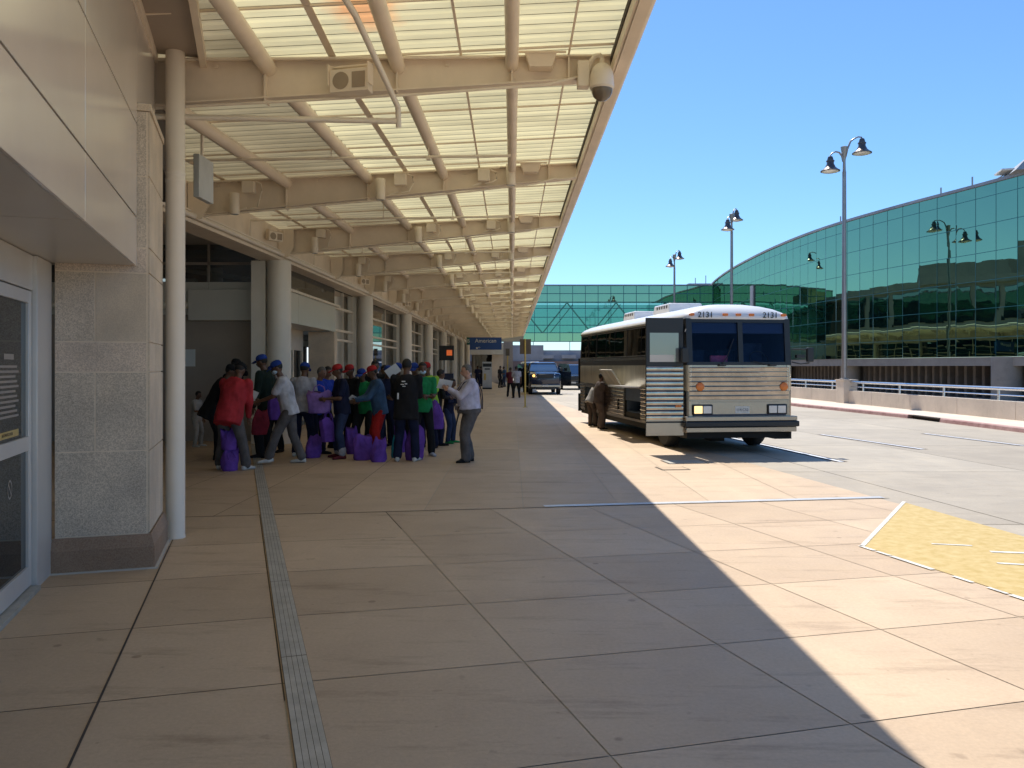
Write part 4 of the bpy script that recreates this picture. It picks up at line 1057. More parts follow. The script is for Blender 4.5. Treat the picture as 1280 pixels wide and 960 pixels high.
# roof
b = B(); rr = [plan(.025,.085,BL-.04,.15,2.70), plan(.015,.07,BL-.02,.17,2.72), plan(.025,.08,BL-.03,.2,2.79), plan(.10,.12,BL-.10,.26,2.86), plan(.24,.19,BL-.25,.30,2.93), plan(.45,.30,BL-.5,.34,2.99), plan(.72,.48,BL-.8,.3,3.035), plan(.98,.75,BL-1.1,.15,3.055)]
loft(b.bm, rr); b.o('roof', M['buswhite'], bus, sm=60)
b = B(); b.box(.0,.013,.35,BL-.2,2.70,2.735); b.o('drip_rail', M['dirtysteel'], bus)
for (yc, ln_, lab) in ((3.75, 1.25, None), (6.6, 1.1, None)):
    b = B(); b.loft([[(.72,yc-ln_/2,3.03),(1.6,yc-ln_/2,3.03),(1.6,yc+ln_/2,3.03),(.72,yc+ln_/2,3.03)], [(.75,yc-ln_/2+.05,3.27),(1.57,yc-ln_/2+.05,3.27),(1.57,yc+ln_/2-.05,3.27),(.75,yc+ln_/2-.05,3.27)]])
    u = b.o('roof_unit', M['buswhite'], bus, bevel=.03); b = B()
    for q in range(5): b.box(.735,.74,yc-ln_/2+.15+q*.18,yc-ln_/2+.25+q*.18,3.08,3.22)
    b.o('vent', M['groove'], u)
# front: ribbed stainless panel, smooth lower panel
b = B()
for k in range(7): rib((.10, .012, 1.125+.095*k), (BW-.10, .012, 1.125+.095*k), (0,-1,0), .088, .018)
b.o('front_rib', M['chrome'], bus)
b = B(); b.box(.10, BW-.10, .012, .05, .60, 1.775)
for s_ in (0, 1):
    pts = []
    for k in range(6):
        a = R(180+90*k/5) if s_ == 0 else R(270+90*k/5)
        cx = .13 if s_ == 0 else BW-.13
        pts.append((cx+.13*math.cos(a), .14+.13*math.sin(a)))
    for p, q in zip(pts, pts[1:]): b.quad([(p[0],p[1],.55),(q[0],q[1],.55),(q[0],q[1],1.775),(p[0],p[1],1.775)])
b.box(.0, .03, .14, 1.0, 1.0, 1.2) if False else None
b.o('front_panel', M['steel'], bus, sm=30)
b = B(); b.box(.11, BW-.11, -.006, .011, 1.045, 1.075); b.box(.3, BW-.3, .004, .0115, .76, 1.03); b.o('front_moulding', M['steel'], bus, bevel=.003)
# bumper
b = B()
for (z0_, z1_, yb, mm) in ((.655,.745,-.13,'bluewhite'),):
    b.box(-.02, BW+.02, yb, .05, z0_, z1_); b.box(-.02, .0-.001, .051, .35, z0_, z1_)
bp_ = b.o('bumper', M['steel'], bus, bevel=.012)
b = B(); b.box(-.05, BW+.05, -.17, .05, .535, .65); b.box(-.05, .0, .05, .4, .535, .65); b.o('rubber_strip', M['black'], bp_, bevel=.02)
b = B(); b.box(-.01, BW+.01, -.12, .05, .43, .53); b.o('lower_strip', M['steel'], bp_, bevel=.01)
b = B(); b.box(.18, BW-.18, -.03, .003, .752, .785); b.o('step_pad', M['navy'], bp_)
# lamps
for s_, x0 in ((0, .16), (1, 1.74)):
    b = B(); b.box(x0, x0+.42, -.035, .0115, .775, .985); hl = b.o('headlight', M['black'], bus, bevel=.02)
    for q in range(2):
        b = B(); b.box(x0+.025+q*.19, x0+.205+q*.19-.01, -.045, -.036, .805, .955)
        lit = (s_ == 0 and q == 0)
        b.o('lens', M['lensglow'] if lit else M['lens'], hl, bevel=.006)
    b = B(); b.lathe([(.085,0),(.085,.02),(.06,.035)], (0,0,0), 20, mx=Matrix.Translation((.32 if s_ == 0 else 2.1, .005, 1.34)) @ Matrix.Rotation(R(90), 4, 'X')); b.o('amber_lamp', M['amber'], bus)
for x in (.17, .88, 1.16, 1.44, 2.13):
    b = B(); b.box(x-.055, x+.055, .045, .09, 2.775, 2.825); b.o('marker_lamp', M['amber'], bus, bevel=.012)
text_obj('2131', .165, M['black'], 'fleet_number', bus, (.46, .062, 2.79), (R(90), 0, 0), .004, bold=.001)
text_obj('2131', .165, M['black'], 'fleet_number', bus, (1.84, .062, 2.79), (R(90), 0, 0), .004, bold=.001)
b = B(); b.box(1.06, 1.36, -.004, .001, .80, .94); pl = b.o('number_plate', M['white'], bus)
text_obj('114 C52', .075, M['navy'], 'plate_text', pl, (1.21, -.006, .87), (R(90), 0, 0), .0008)
# windscreen surround, panes, wipers
rec = lambda z: .02+(z-1.775)*.085
b = B()
def fb(x0, x1, z0_, z1_, t=.05):
    b.loft([[(x0, rec(z0_)-.02, z0_), (x1, rec(z0_)-.02, z0_), (x1, rec(z0_)+t, z0_), (x0, rec(z0_)+t, z0_)], [(x0, rec(z1_)-.02, z1_), (x1, rec(z1_)-.02, z1_), (x1, rec(z1_)+t, z1_), (x0, rec(z1_)+t, z1_)]])
fb(.05, BW-.05, 1.776, 1.84); fb(.05, BW-.05, 2.64, 2.72); fb(.05, .17, 1.84, 2.64); fb(BW-.17, BW-.05, 1.84, 2.64); fb(1.14, 1.24, 1.84, 2.64)
for s_ in (0, 1):
    x0, x1 = (.002, .05) if s_ == 0 else (BW-.05, BW-.002)
    b.loft([[(x0,.13,1.776),(x1,.0,1.776),(x1,.15,1.776),(x0,.2,1.776)], [(x0+.02*(1-s_),.22,2.71),(x1-.02*s_,.08,2.71),(x1,.25,2.71),(x0+.02*(1-s_),.3,2.71)]] if s_ == 0 else [[(x0,.0,1.776),(x1,.13,1.776),(x1,.2,1.776),(x0,.15,1.776)], [(x0,.08,2.71),(x1-.02,.22,2.71),(x1-.02,.3,2.71),(x0,.25,2.71)]])
b.o('windscreen_frame', M['black'], bus)
for x0, x1 in ((.17, 1.14), (1.24, BW-.17)):
    b = B(); b.quad([(x0, rec(1.84)+.005, 1.84), (x1, rec(1.84)+.005, 1.84), (x1, rec(2.64)+.005, 2.64), (x0, rec(2.64)+.005, 2.64)]); g = b.o('windscreen', M['shield'], bus)
    b = B(); b.quad([(x0, rec(2.42)+.03, 2.42), (x1, rec(2.42)+.03, 2.42), (x1, rec(2.64)+.03, 2.64), (x0, rec(2.64)+.03, 2.64)]); b.o('sun_band', M['navy'], g)
b = B()
for x, dx_ in ((.78, .25), (1.85, -.42)):
    b.tube([(x, -.03, 1.80), (x+dx_*.4, -.045, 1.80+.16*(dx_ > 0)), (x+dx_, -.03+.04*(dx_ > 0), 1.86+.45*(dx_ > 0))], .009, 6)
    b.box(x-.07, x+.07, -.05, -.005, 1.755, 1.80)
b.o('wiper', M['black'], bus)
# interior
b = B(); b.box(.06, .08, .3, 9.4, .9, 2.7); b.box(BW-.08, BW-.06, .3, 9.4, .9, 2.7); b.box(.08, BW-.08, .3, 9.4, 1.0, 1.05); b.box(.08, BW-.08, 9.3, 9.4, 1.05, 2.7); b.box(.08, BW-.08, .3, 9.3, 2.66, 2.69)
it = b.o('cabin', M['busint'], bus)
b = B(); b.loft([[(.1,.12,1.5),(BW-.1,.12,1.5),(BW-.1,.5,1.5),(.1,.5,1.5)], [(.1,.12,1.80),(BW-.1,.12,1.80),(BW-.1,.5,1.74),(.1,.5,1.74)]]); b.o('dashboard', M['black'], it)
b = B(); b.lathe([(.2,-.012),(.215,0),(.2,.012),(.185,0)], n=24, cap=False, mx=Matrix.Translation((1.85,.62,1.90)) @ Matrix.Rotation(R(55), 4, 'X')); b.o('steering_wheel', M['black'], it)
b = B()
for r_ in range(8):
    for x in (.15, .62, 1.3, 1.77): b.box(x, x+.4, 1.6+r_*.85, 1.72+r_*.85, 1.05, 2.12)
b.box(1.62, 2.08, .95, 1.08, 1.05, 2.25)
b.o('seat', cloth('seat', (.05,.07,.12)) or CL['seat'], it, bevel=.03)
b = B(); b.box(.62,.98,.2,.26,1.815,1.97); b.o('dash_card', CL['cardred'], it); b = B(); b.box(1.36,1.7,.2,.3,1.81,1.825); b.o('dash_paper', M['paper'], it)
b = B(); b.box(.55,.95,3.2,3.25,2.2,2.36); b.o('rear_sticker', M['lens'], it)
# door swung open at the front corner
dr_ = B(); dr_.box(-.80, -.03, .00, .05, .37, 2.72); dr_ = dr_.o('door', M['black'], bus, bevel=.006)
b = B()
for k in range(11): rib((-.795, -.001, .73+.098*k), (-.035, -.001, .73+.098*k), (0,-1,0), .09, .02)
b.o('rib_panel', M['chrome'], dr_)
b = B(); b.box(-.80,-.03,-.012,-.001,.37,.62); b.box(-.80,-.03,-.008,-.001,.655,.69); b.o('kick_panel', M['steel'], dr_)
b = B(); b.box(-.725,-.13,-.006,-.001,1.84,2.42); b.o('glass', mirror_glass('door_glass', (.3,.3,.28), 0, 1, (.30,.32,.30), .45), dr_)
b = B(); b.box(-.725,-.22,-.008,-.0065,1.84,1.98); b.o('seen_through', M['bulk'], dr_); b = B(); b.box(-.2,-.08,-.03,-.0215,.93,.975); b.o('side_marker', M['amber'], dr_)
b = B(); b.box(.0, .012, .16, .98, .45, 1.24); b.box(-.004,.02,.14,1.0,1.78,2.6); b.o('door_opening', M['under'], bus)
# mirrors
for s_ in (0, 1):
    if s_ == 0: pts = [(.05,.05,2.5),(-.04,-.12,2.42),(-.06,-.16,2.12)]; bx_ = (-.13,.02,-.2,-.13,1.82,2.12)
    else: pts = [(BW-.03,.02,1.84),(BW+.12,-.06,1.80),(BW+.30,-.08,1.82)]; bx_ = (BW+.24,BW+.38,-.12,-.04,1.84,2.13)
    b = B(); b.tube(pts, .014, 8)
    if s_: b.tube([(BW-.03,.02,2.1),(BW+.14,-.06,2.1),(BW+.3,-.08,2.09)], .014, 8); b.box(BW+.02,BW+.2,-.1,-.02,1.92,1.99)
    mr = b.o('mirror', M['black'], bus); b = B(); b.box(*bx_); b.o('mirror_head', M['black'], mr, bevel=.015)
# wheels
for (x, y) in ((.06,1.55),(BW-.32,1.55),(.06,8.3),(BW-.32,8.3)):
    mx = Matrix.Translation((x, y, .47)) @ Matrix.Rotation(R(90), 4, 'Y')
    b = B(); b.lathe([(.26,0),(.43,.0),(.465,.04),(.47,.1),(.47,.18),(.465,.23),(.43,.27),(.26,.27)], n=32, mx=mx); w = b.o('wheel', M['rubber'], bus)
    b = B(); b.lathe([(.262,.002),(.24,.02),(.12,.06),(.1,-.02),(.02,-.03)] if x < 1 else [(.262,.268),(.24,.25),(.12,.2),(.1,.29),(.02,.3)], n=24, mx=mx); b.o('rim', M['steel'], w)
    b = B(); b.box(x+.05,x+.2,y-.62,y+.62,.9,1.13) if y > 5 else b.box(x+.05,x+.2,y-.55,y+.55,.93,1.0); b.o('wheel_arch', M['under'], bus)
# lifted luggage doors
b = B(); b.loft([[(-.42,3.1,1.245),(.0,3.1,1.235),(.0,4.46,1.235),(-.42,4.46,1.245)], [(-.42,3.1,1.285),(.0,3.1,1.265),(.0,4.46,1.265),(-.42,4.46,1.285)]]); b.o('luggage_flap', M['buswhite'], bus)
b = B(); b.loft([[(-.06,4.6,1.27),(-.02,4.6,1.27),(-.02,5.9,1.27),(-.06,5.9,1.27)], [(-.30,4.62,1.66),(-.26,4.62,1.67),(-.26,5.88,1.67),(-.30,5.88,1.66)]]); b.o('luggage_flap', M['dirtysteel'], bus)
b = B(); b.box(-.02,.0,5.0,5.04,.62,.9); b.box(-.03,BW-.5,BL-.02,BL+.02,.35,.9); b.box(-.02,.25,BL-.03,BL+.06,1.2,2.0); b.o('rear_trim', M['under'], bus)
# luggage in the bay, things of their own
def lug(name, lab, cat, m, p, dims):
    mw = Matrix.Translation((3.46,16.6,0)) @ Matrix.Rotation(R(7.97),4,'Z')
    q = mw @ Vector(p); t = thing(name, lab, cat, q, R(7.97)); b = B(); b.box(0,dims[0],0,dims[1],0,dims[2]); b.o('body', m, t, bevel=.03)
    b = B(); b.tube([(dims[0]*.2,dims[1]/2,dims[2]),(dims[0]*.2,dims[1]/2,dims[2]+.04),(dims[0]*.8,dims[1]/2,dims[2]+.04),(dims[0]*.8,dims[1]/2,dims[2])], .012, 6); b.o('handle', M['black'], t)
lug('suitcase', 'pale suitcase standing in the open luggage bay of the bus', 'suitcase', CL['offwhite'], (.2,3.4,.63), (.35,.25,.36))
lug('suitcase', 'dark suitcase lying at the back of the open luggage bay', 'suitcase', CL['navy'], (.45,3.85,.63), (.4,.5,.28))
# drain covers in the pavement beside the bus
for i, (x, y, w_, d_, lab) in enumerate(((3.15,15.15,.75,.55,'dark square drain cover in the pavement just left of the bus front'), (2.75,14.2,.5,.45,'smaller faint drain cover in the pavement ahead of the bus door'))):
    t = thing('drain_cover', lab, 'drain cover', (x, y, 0), R(6), 'drain covers in the pavement')
    b = B(); b.box(-w_/2,w_/2,-d_/2,d_/2,.001,.006); b.o('rim', M['groove'], t); b = B(); b.box(-w_/2+.03,w_/2-.03,-d_/2+.03,d_/2-.03,.0065,.010); b.o('lid', M['drain'] if i == 0 else M['tan'], t)

# ================================================================ CARS
def car(name, lab, loc, rz, paint, L=5.2, W=1.96, Hh=1.9, hood=1.12, lit=False, doors=False, detail=True, white_front=True):
    t = thing(name, lab, 'car' if name != 'pickup_truck' else 'pickup truck', loc, rz, 'vehicles on the far road')
    hw = W/2
    def sec(y, w, zb_, zt, r=.08):
        return [(-w,y,zb_+r),(-w+r,y,zb_),(w-r,y,zb_),(w,y,zb_+r),(w,y,zt-r*1.5),(w-r,y,zt-.02),(w*.5,y,zt),(-w*.5,y,zt),(-w+r,y,zt-.02),(-w,y,zt-r*1.5)]
    b = B(); b.loft([sec(.0,hw*.86,.42,hood-.22), sec(.06,hw*.95,.38,hood-.1), sec(.35,hw,.34,hood-.04), sec(1.25,hw,.34,hood+.02), sec(1.5,hw,.34,hood+.04), sec(L*.8,hw,.36,hood+.06), sec(L-.1,hw*.98,.4,hood+.02), sec(L,hw*.93,.45,hood-.08)])
    body = b.o('body', M[paint], t, sm=50)
    zc = hood+.03; cy0, cy1 = 1.25, (3.7 if name == 'pickup_truck' else L-.35)
    b = B(); b.loft([[(-hw+.06,cy0,zc),(hw-.06,cy0,zc),(hw-.06,cy1,zc),(-hw+.06,cy1,zc)], [(-hw+.2,cy0+.75,Hh-.07),(hw-.2,cy0+.75,Hh-.07),(hw-.2,cy1-.25,Hh-.07),(-hw+.2,cy1-.25,Hh-.07)]]); b.o('cabin_glass', M['carglass'], t)
    b = B(); b.loft([[(-hw+.19,cy0+.72,Hh-.075),(hw-.19,cy0+.72,Hh-.075),(hw-.19,cy1-.22,Hh-.075),(-hw+.19,cy1-.22,Hh-.075)], [(-hw+.3,cy0+.9,Hh),(hw-.3,cy0+.9,Hh),(hw-.3,cy1-.4,Hh),(-hw+.3,cy1-.4,Hh)]])
    for s_ in (-1, 1):
        b.tube([(s_*(hw-.07),cy0+.0,zc),(s_*(hw-.2),cy0+.75,Hh-.07)], .035, 6); b.tube([(s_*(hw-.07),cy1,zc),(s_*(hw-.2),cy1-.25,Hh-.07)], .05, 6); b.tube([(s_*(hw-.05),(cy0+cy1)/2+.3,zc),(s_*(hw-.19),(cy0+cy1)/2+.3,Hh-.07)], .035, 6)
    b.o('roof', M[paint], t)
    b = B(); b.box(-hw*.5,hw*.5,-.03,.0,hood-.42,hood-.16); b.o('grille', M['black'], t, bevel=.02)
    b = B(); b.box(-hw*.92,hw*.92,-.12,.05,.45,.62); bm_ = b.o('bumper', M['steel' if white_front else paint], t, bevel=.03); b = B(); b.box(-.17,.17,-.128,-.122,.48,.6); b.o('number_plate', M['white'], bm_)
    b = B(); b.box(-hw*.6,hw*.6,-.1,.04,.3,.44); b.o('lower_grille', M['black'], t)
    for s_ in (-1, 1):
        b = B(); b.loft([[(s_*hw*.55,-.02,hood-.36),(s_*hw*.93,.08,hood-.36),(s_*hw*.93,.12,hood-.14),(s_*hw*.55,.02,hood-.14)], [(s_*hw*.55,.04,hood-.36),(s_*hw*.9,.14,hood-.36),(s_*hw*.9,.18,hood-.14),(s_*hw*.55,.08,hood-.14)]])
        hl = b.o('headlight', M['lens'], t)
        if lit and s_ < 0:
            b = B(); b.ell((s_*hw*.72,-.02,hood-.25),(.08,.04,.08)); b.o('indicator', M['amberglow'], hl)
        b = B(); b.box(s_*(hw+.02),s_*(hw+.22),1.35,1.45,hood+.05,hood+.25); b.o('mirror', M['black'], t, bevel=.02)
        for y in (.85, L-.95):
            mx = Matrix.Translation((s_*(hw-.12)-.12, y, .38)) @ Matrix.Rotation(R(90), 4, 'Y')
            b = B(); b.lathe([(.22,0),(.36,0),(.38,.04),(.38,.2),(.36,.24),(.22,.24)], n=24, mx=mx); w = b.o('wheel', M['rubber'], t)
            b = B(); b.lathe([(.222,.01),(.1,.03),(.02,.01)] if s_ < 0 else [(.222,.23),(.1,.21),(.02,.23)], n=16, mx=mx); b.o('rim', M['steel'], w)
        if doors:
            b = B(); sx = s_*hw
            b.loft([[(sx,1.9,.5),(sx+s_*.78,1.55,.5),(sx+s_*.78,1.62,.5),(sx,1.98,.5)], [(sx,1.9,hood),(sx+s_*.78,1.55,hood),(sx+s_*.78,1.62,hood),(sx,1.98,hood)]])
            d = b.o('door', M['carblack'], t, bevel=.01); b = B(); b.quad([(sx,1.94,hood),(sx+s_*.76,1.59,hood),(sx+s_*.62,1.66,Hh-.12),(sx,1.94,Hh-.1)]); b.o('window', M['carglass'], d)
    return t
car('pickup_truck', 'dark blue pickup with lit amber lamp and both front doors open', (2.07, 51.5, 0), R(2), 'carblue', 5.6, 2.0, 2.03, 1.42, lit=True, doors=True)
car('parked_car', 'black sport utility vehicle right behind the blue pickup', (4.6, 62, 0), R(1), 'carblack', 4.9, 1.95, 1.9, 1.15, white_front=False)
car('parked_car', 'white van partly hidden behind the yellow pole', (1.6, 69, 0), 0, 'carwhite', 5.2, 2.0, 2.15, 1.3)
car('parked_car', 'silver car showing between the black vehicle and the bus', (6.7, 72, 0), 0, 'carsilver', 4.6, 1.85, 1.65, 1.05)

# ================================================================ PEOPLE
def remesh(bm, name, vox, m, parent, jitter=0., seed=0, sc=9.):
    me = bpy.data.meshes.new('tmp'); bm.to_mesh(me); bm.free()
    o = bpy.data.objects.new('tmp', me); COL.objects.link(o)
    md = o.modifiers.new('r', 'REMESH'); md.mode = 'VOXEL'; md.voxel_size = vox; md.use_smooth_shade = True
    ms = o.modifiers.new('s', 'SMOOTH'); ms.factor = .5; ms.iterations = 3
    dg = bpy.context.evaluated_depsgraph_get()
    nm = bpy.data.meshes.new_from_object(o.evaluated_get(dg))
    bpy.data.objects.remove(o); bpy.data.meshes.remove(me)
    if jitter:
        ns = [v.normal.copy() for v in nm.vertices]
        for v, n_ in zip(nm.vertices, ns):
            c = v.co*sc+Vector((seed*7.3, 0, 0)); c.z *= .55
            v.co += n_*(jitter*(noise.noise(c)+.5*noise.noise(c*2.3)))
    nm.materials.clear(); nm.materials.append(m)
    for p in nm.polygons: p.use_smooth = True
    ob = bpy.data.objects.new(name, nm); COL.objects.link(ob); ob.parent = parent
    return ob
def ik(a, c, l1, l2, hint):
    """middle joint between a and c"""
    a = Vector(a); c = Vector(c); d = c-a; D = max(min(d.length, (l1+l2)*.995), abs(l1-l2)*1.05+1e-4); u = d.normalized(); c = a+u*D
    x = (l1*l1-l2*l2+D*D)/(2*D); h = math.sqrt(max(l1*l1-x*x, 0))
    hv = Vector(hint); hv = (hv-u*hv.dot(u)).normalized()
    return a+u*x+hv*h, c
ARM = {'down': (.150,-.03,.455), 'hold': (.035,-.17,.645), 'holdup': (.05,-.21,.755), 'reach': (.02,-.24,.66), 'carry': (.17,-.06,.45), 'fold': (-.06,-.13,.64), 'back': (.13,.08,.5), 'phone': (.03,-.15,.84), 'low': (.08,-.24,.46), 'side': (.30,-.1,.60)}
def person(lab, u, Y, h, face, top, bottom, shoes='white', cap=None, hair='hair', skin='skin', sleeve='short', arms=('hold','hold'), lean=8, stride=.04, stride_f=0., mask=False, build=1.0, group='people crowded under the canopy', head_down=14, cuffs=False, X=None, tail=0., vox=.015, tuck=False):
    idx = int(abs(u*13+Y*7)) % 997
    x = pX(u, Y) if X is None else X
    t = thing('person', lab, 'person', (x, Y, 0), R(face), group)
    k = h
    le = R(lean)
    hip = Vector((0, .02+math.sin(le)*.10, .515))
    def tor(p):      # point given upright, leaned about the hips; forward is -Y
        p = Vector(p)-Vector((0,0,.515)); q = Vector((p.x, p.y*math.cos(le)-p.z*math.sin(le), p.y*math.sin(le)*-1*-1+p.z*math.cos(le)))
        return hip+q
    P = lambda v: Vector(v)*k
    neck = tor((0,.0,.855)); hd = math.sin(R(lean*.6+head_down))*.05
    headc = neck+Vector((0,-.018-hd,.075))
    sh = {s: tor((s*.108*build,.0,.805)) for s in (-1, 1)}
    hand = {}; elb = {}
    for s, a in zip((-1, 1), arms):
        tx, ty, tz = ARM[a]; tgt = tor((s*tx, ty, tz)) if a not in ('carry','down') else Vector((s*tx, ty+math.sin(le)*-.18, tz))
        e, w = ik(sh[s], tgt, .172, .150, (s*.6, .7, -.5)); elb[s] = e; hand[s] = w
    foot = {-1: Vector((-.055-stride, stride_f, .035)), 1: Vector((.055+stride, -stride_f, .035))}
    hj = {s: hip+Vector((s*.05, 0, -.01)) for s in (-1, 1)}; kn = {}
    for s in (-1, 1):
        kn[s], foot[s] = ik(hj[s], foot[s]+Vector((0,.0,.01)), .236, .236, (s*.12, -1, 0))
    bd = .93*build
    # body
    bm = bmesh.new()
    hm = Matrix.Rotation(R(lean*.5+head_down), 3, 'X')
    ell(bm, headc*k, (.043*k,.052*k,.060*k), hm); ell(bm, (headc+hm@Vector((0,-.014,-.030)))*k, (.031*k,.036*k,.034*k), hm)
    capsule(bm, (headc+hm@Vector((0,-.047,-.003)))*k, (headc+hm@Vector((0,-.058,-.016)))*k, .006*k, .010*k)      # nose
    ell(bm, (headc+hm@Vector((0,-.049,-.036)))*k, (.014*k,.008*k,.006*k), hm)                                      # lips
    for s in (-1, 1):
        ell(bm, (headc+hm@Vector((s*.043,.004,-.008)))*k, (.007*k,.013*k,.018*k), hm)                               # ears
    capsule(bm, P(tor((0,.004,.80))), P(headc+Vector((0,.008,-.03))), .034*k, .029*k)
    capsule(bm, P(tor((0,0,.62))), P(tor((0,0,.76))), .055*k*bd, .052*k*bd)
    capsule(bm, P(hip), P(tor((0,0,.62))), .055*k*bd, .055*k*bd)
    for s in (-1, 1):
        capsule(bm, P(tor((0,0,.785))), P(sh[s]), .030*k, .025*k)
        capsule(bm, P(sh[s]), P(elb[s]), .027*k*bd, .022*k*bd); capsule(bm, P(elb[s]), P(hand[s]), .023*k*bd, .0155*k)
        capsule(bm, P(hj[s]), P(kn[s]), .045*k*bd, .032*k*bd); capsule(bm, P(kn[s]), P(foot[s]), .031*k*bd, .020*k)
        d = (hand[s]-elb[s]).normalized(); d2 = (d+Vector((0,-.15,-.1))).normalized()
        capsule(bm, P(hand[s]), P(hand[s]+d2*.035), .015*k, .019*k)
    body = remesh(bm, 'body', vox*.9, M[skin], t)
    # fingers
    bm = bmesh.new(); bm.from_mesh(body.data)
    for s in (-1, 1):
        d = (hand[s]-elb[s]).normalized(); d2 = (d+Vector((0,-.15,-.1))).normalized(); side = d2.cross(Vector((s*1.,.3,.2))).normalized(); pal = side.cross(d2).normalized()
        base = hand[s]+d2*.040
        for i, ln_ in enumerate((.036,.043,.040,.032)):
            o_ = side*((i-1.5)*.0105); a = base+o_; b_ = a+d2*ln_*.5; c_ = b_+(d2*.75-pal*.5*s).normalized()*ln_*.5
            tube(bm, [P(base-d2*.02+o_*.8), P(a), P(b_), P(c_)], [.0058*k,.0056*k,.005*k,.0038*k], 7)
        a = hand[s]+d2*.010-side*.013; b_ = a+(d2*.7-side*.8).normalized()*.022; tube(bm, [P(a), P(b_), P(b_+d2*.018)], [.0075*k,.0065*k,.005*k], 7)
    # eyes and brows live in the body mesh
    bm.to_mesh(body.data); bm.free()
    for p in body.data.polygons: p.use_smooth = True
    bm = bmesh.new()
    for s in (-1, 1): ell(bm, (headc+hm@Vector((s*.017,-.045,.004)))*k, (.0075*k,.004*k,.0045*k), hm, 8, 6)
    o = mesh_obj('eye', bm, M['hair'], body, smooth='all')
    # top
    bm = bmesh.new(); loose = .007 if sleeve != 'jacket' else .014
    zlow = .50 if sleeve != 'jacket' else .44
    if tuck: zlow = .575
    rings = []
    for z, rx, ry, yo in ((zlow-.035,.100,.078,0),(.53 if not tuck else .56,.098,.076,0),(.59,.092,.073,0),(.65,.094,.074,0),(.72,.100,.076,0),(.77,.100,.068,0),(.80,.086,.056,.004),(.825,.060,.045,.005),(.845,.036,.036,.006)):
        rr_ = []
        for j in range(18):
            a = 2*math.pi*j/18; bulge = 1+(.28*tail if (math.sin(a) < 0 and z < .66) else 0)
            p = tor(((rx*build+loose)*math.cos(a), yo+(ry*build+loose)*math.sin(a)*bulge, z)); rr_.append(P(p))
        rings.append(rr_)
    loft(bm, rings)
    for s in (-1, 1):
        capsule(bm, P(tor((s*.04,0,.80))), P(sh[s]-Vector((0,0,.006))), (.036+loose*.5)*k, (.036+loose*.4)*k)
        if sleeve == 'short': capsule(bm, P(sh[s]), P(sh[s].lerp(elb[s], .72)), (.037+loose*.5)*k*bd, (.036+loose*.5)*k*bd)
        else:
            capsule(bm, P(sh[s]), P(elb[s]), (.036+loose*.45)*k*bd, (.030+loose*.4)*k*bd); capsule(bm, P(elb[s]), P(elb[s].lerp(hand[s], .93)), (.030+loose*.4)*k*bd, (.022+loose*.3)*k)
    remesh(bm, 'jacket' if sleeve == 'jacket' else 'shirt', vox, CL[top], t, .018 if sleeve == 'jacket' else .014, idx, 7.)
    # trousers
    bm = bmesh.new(); wide = 1.0
    ell(bm, P(hip+Vector((0,.003,-.005))), (.090*k*build,.068*k*build,.068*k))
    capsule(bm, P(hip+Vector((-.035,0,.0))), P(hip+Vector((.035,0,.0))), .06*k*bd, .06*k*bd)
    if tuck: loft(bm, [[P(tor((.100*build*math.cos(a), (.082+(.02 if math.sin(a) < 0 else 0))*build*math.sin(a), z))) for a in (2*math.pi*j/18 for j in range(18))] for z in (.50,.565)])
    for s in (-1, 1):
        capsule(bm, P(hj[s]), P(kn[s]), .058*k*build, .043*k*build); capsule(bm, P(kn[s]), P(foot[s]+Vector((0,0,.030 if cuffs else .008))), .042*k*build, .039*k*build)
    remesh(bm, 'trousers', vox, CL[bottom], t, .014, idx+5, 7.)
    for s in (-1, 1):
        f = foot[s]; g = Vector((f.x, f.y, 0)); dirf = Vector((s*.25, -1, 0)).normalized()
        tip = max(0, f.z-.045)
        bm = bmesh.new(); rings = []
        nrm = Vector((dirf.y, -dirf.x, 0))
        for q, w_, ht in ((.042,.016,.030),(.036,.022,.045),(.0,.024,.052),(-.04,.026,.038),(-.075,.027,.030),(-.10,.021,.024),(-.108,.012,.016)):
            c_ = g-dirf*q+Vector((0,0,tip*(1 if q > 0 else .6)))
            rings.append([P(c_+nrm*w_*math.cos(a)+Vector((0,0, max(0, ht*(.5+.5*math.sin(a))) if math.sin(a) > -.9 else 0))) for a in (2*math.pi*j/12 for j in range(12))])
        loft(bm, rings); mesh_obj('shoe', bm, CL[shoes] if shoes in CL else M[shoes], t, smooth='all')
        if cuffs:
            bm = bmesh.new(); capsule(bm, P(f+Vector((0,0,.022))), P(f+Vector((0,0,.052))), .043*k, .044*k); mesh_obj('cuff', bm, CL['greytee'], t, smooth='all')
    # hair / cap
    bm = bmesh.new()
    ell(bm, (headc+hm@Vector((0,.008,.012)))*k, (.0475*k,.053*k,.056*k), hm, 18, 12)
    fwd = hm@Vector((0,-1,0)); up = hm@Vector((0,0,1))
    for v in bm.verts:      # pull the shell off the face
        r_ = (v.co/k-headc); a = r_.dot(fwd); b_ = r_.dot(up)
        if a > .012 and b_ < .030: v.co -= fwd*k*min(.05, (a-.008)*1.3)
        if b_ < -.03: v.co += up*k*(-.03-b_)*.6
    mesh_obj('hair', bm, M[hair], t, smooth='all')
    if cap:
        bm = bmesh.new(); rings = []
        for z, r_ in ((.012,1.0),(.03,1.0),(.045,.93),(.058,.75),(.066,.45),(.069,.08)):
            rings.append([(headc+hm@Vector((.050*r_*math.cos(a), .006+.056*r_*math.sin(a), z)))*k for a in (2*math.pi*j/18 for j in range(18))])
        loft(bm, rings)
        rings = []
        for q, w_ in ((0,.044),(.025,.043),(.045,.034),(.055,.018)):
            c_ = headc+hm@Vector((0,-.045-q,.020-q*.25)); rings.append([(c_+Vector((w_*x_,0,z_)))*k for x_, z_ in ((-1,-.006),(0,.0),(1,-.006),(1,-.002),(0,.005),(-1,-.002))])
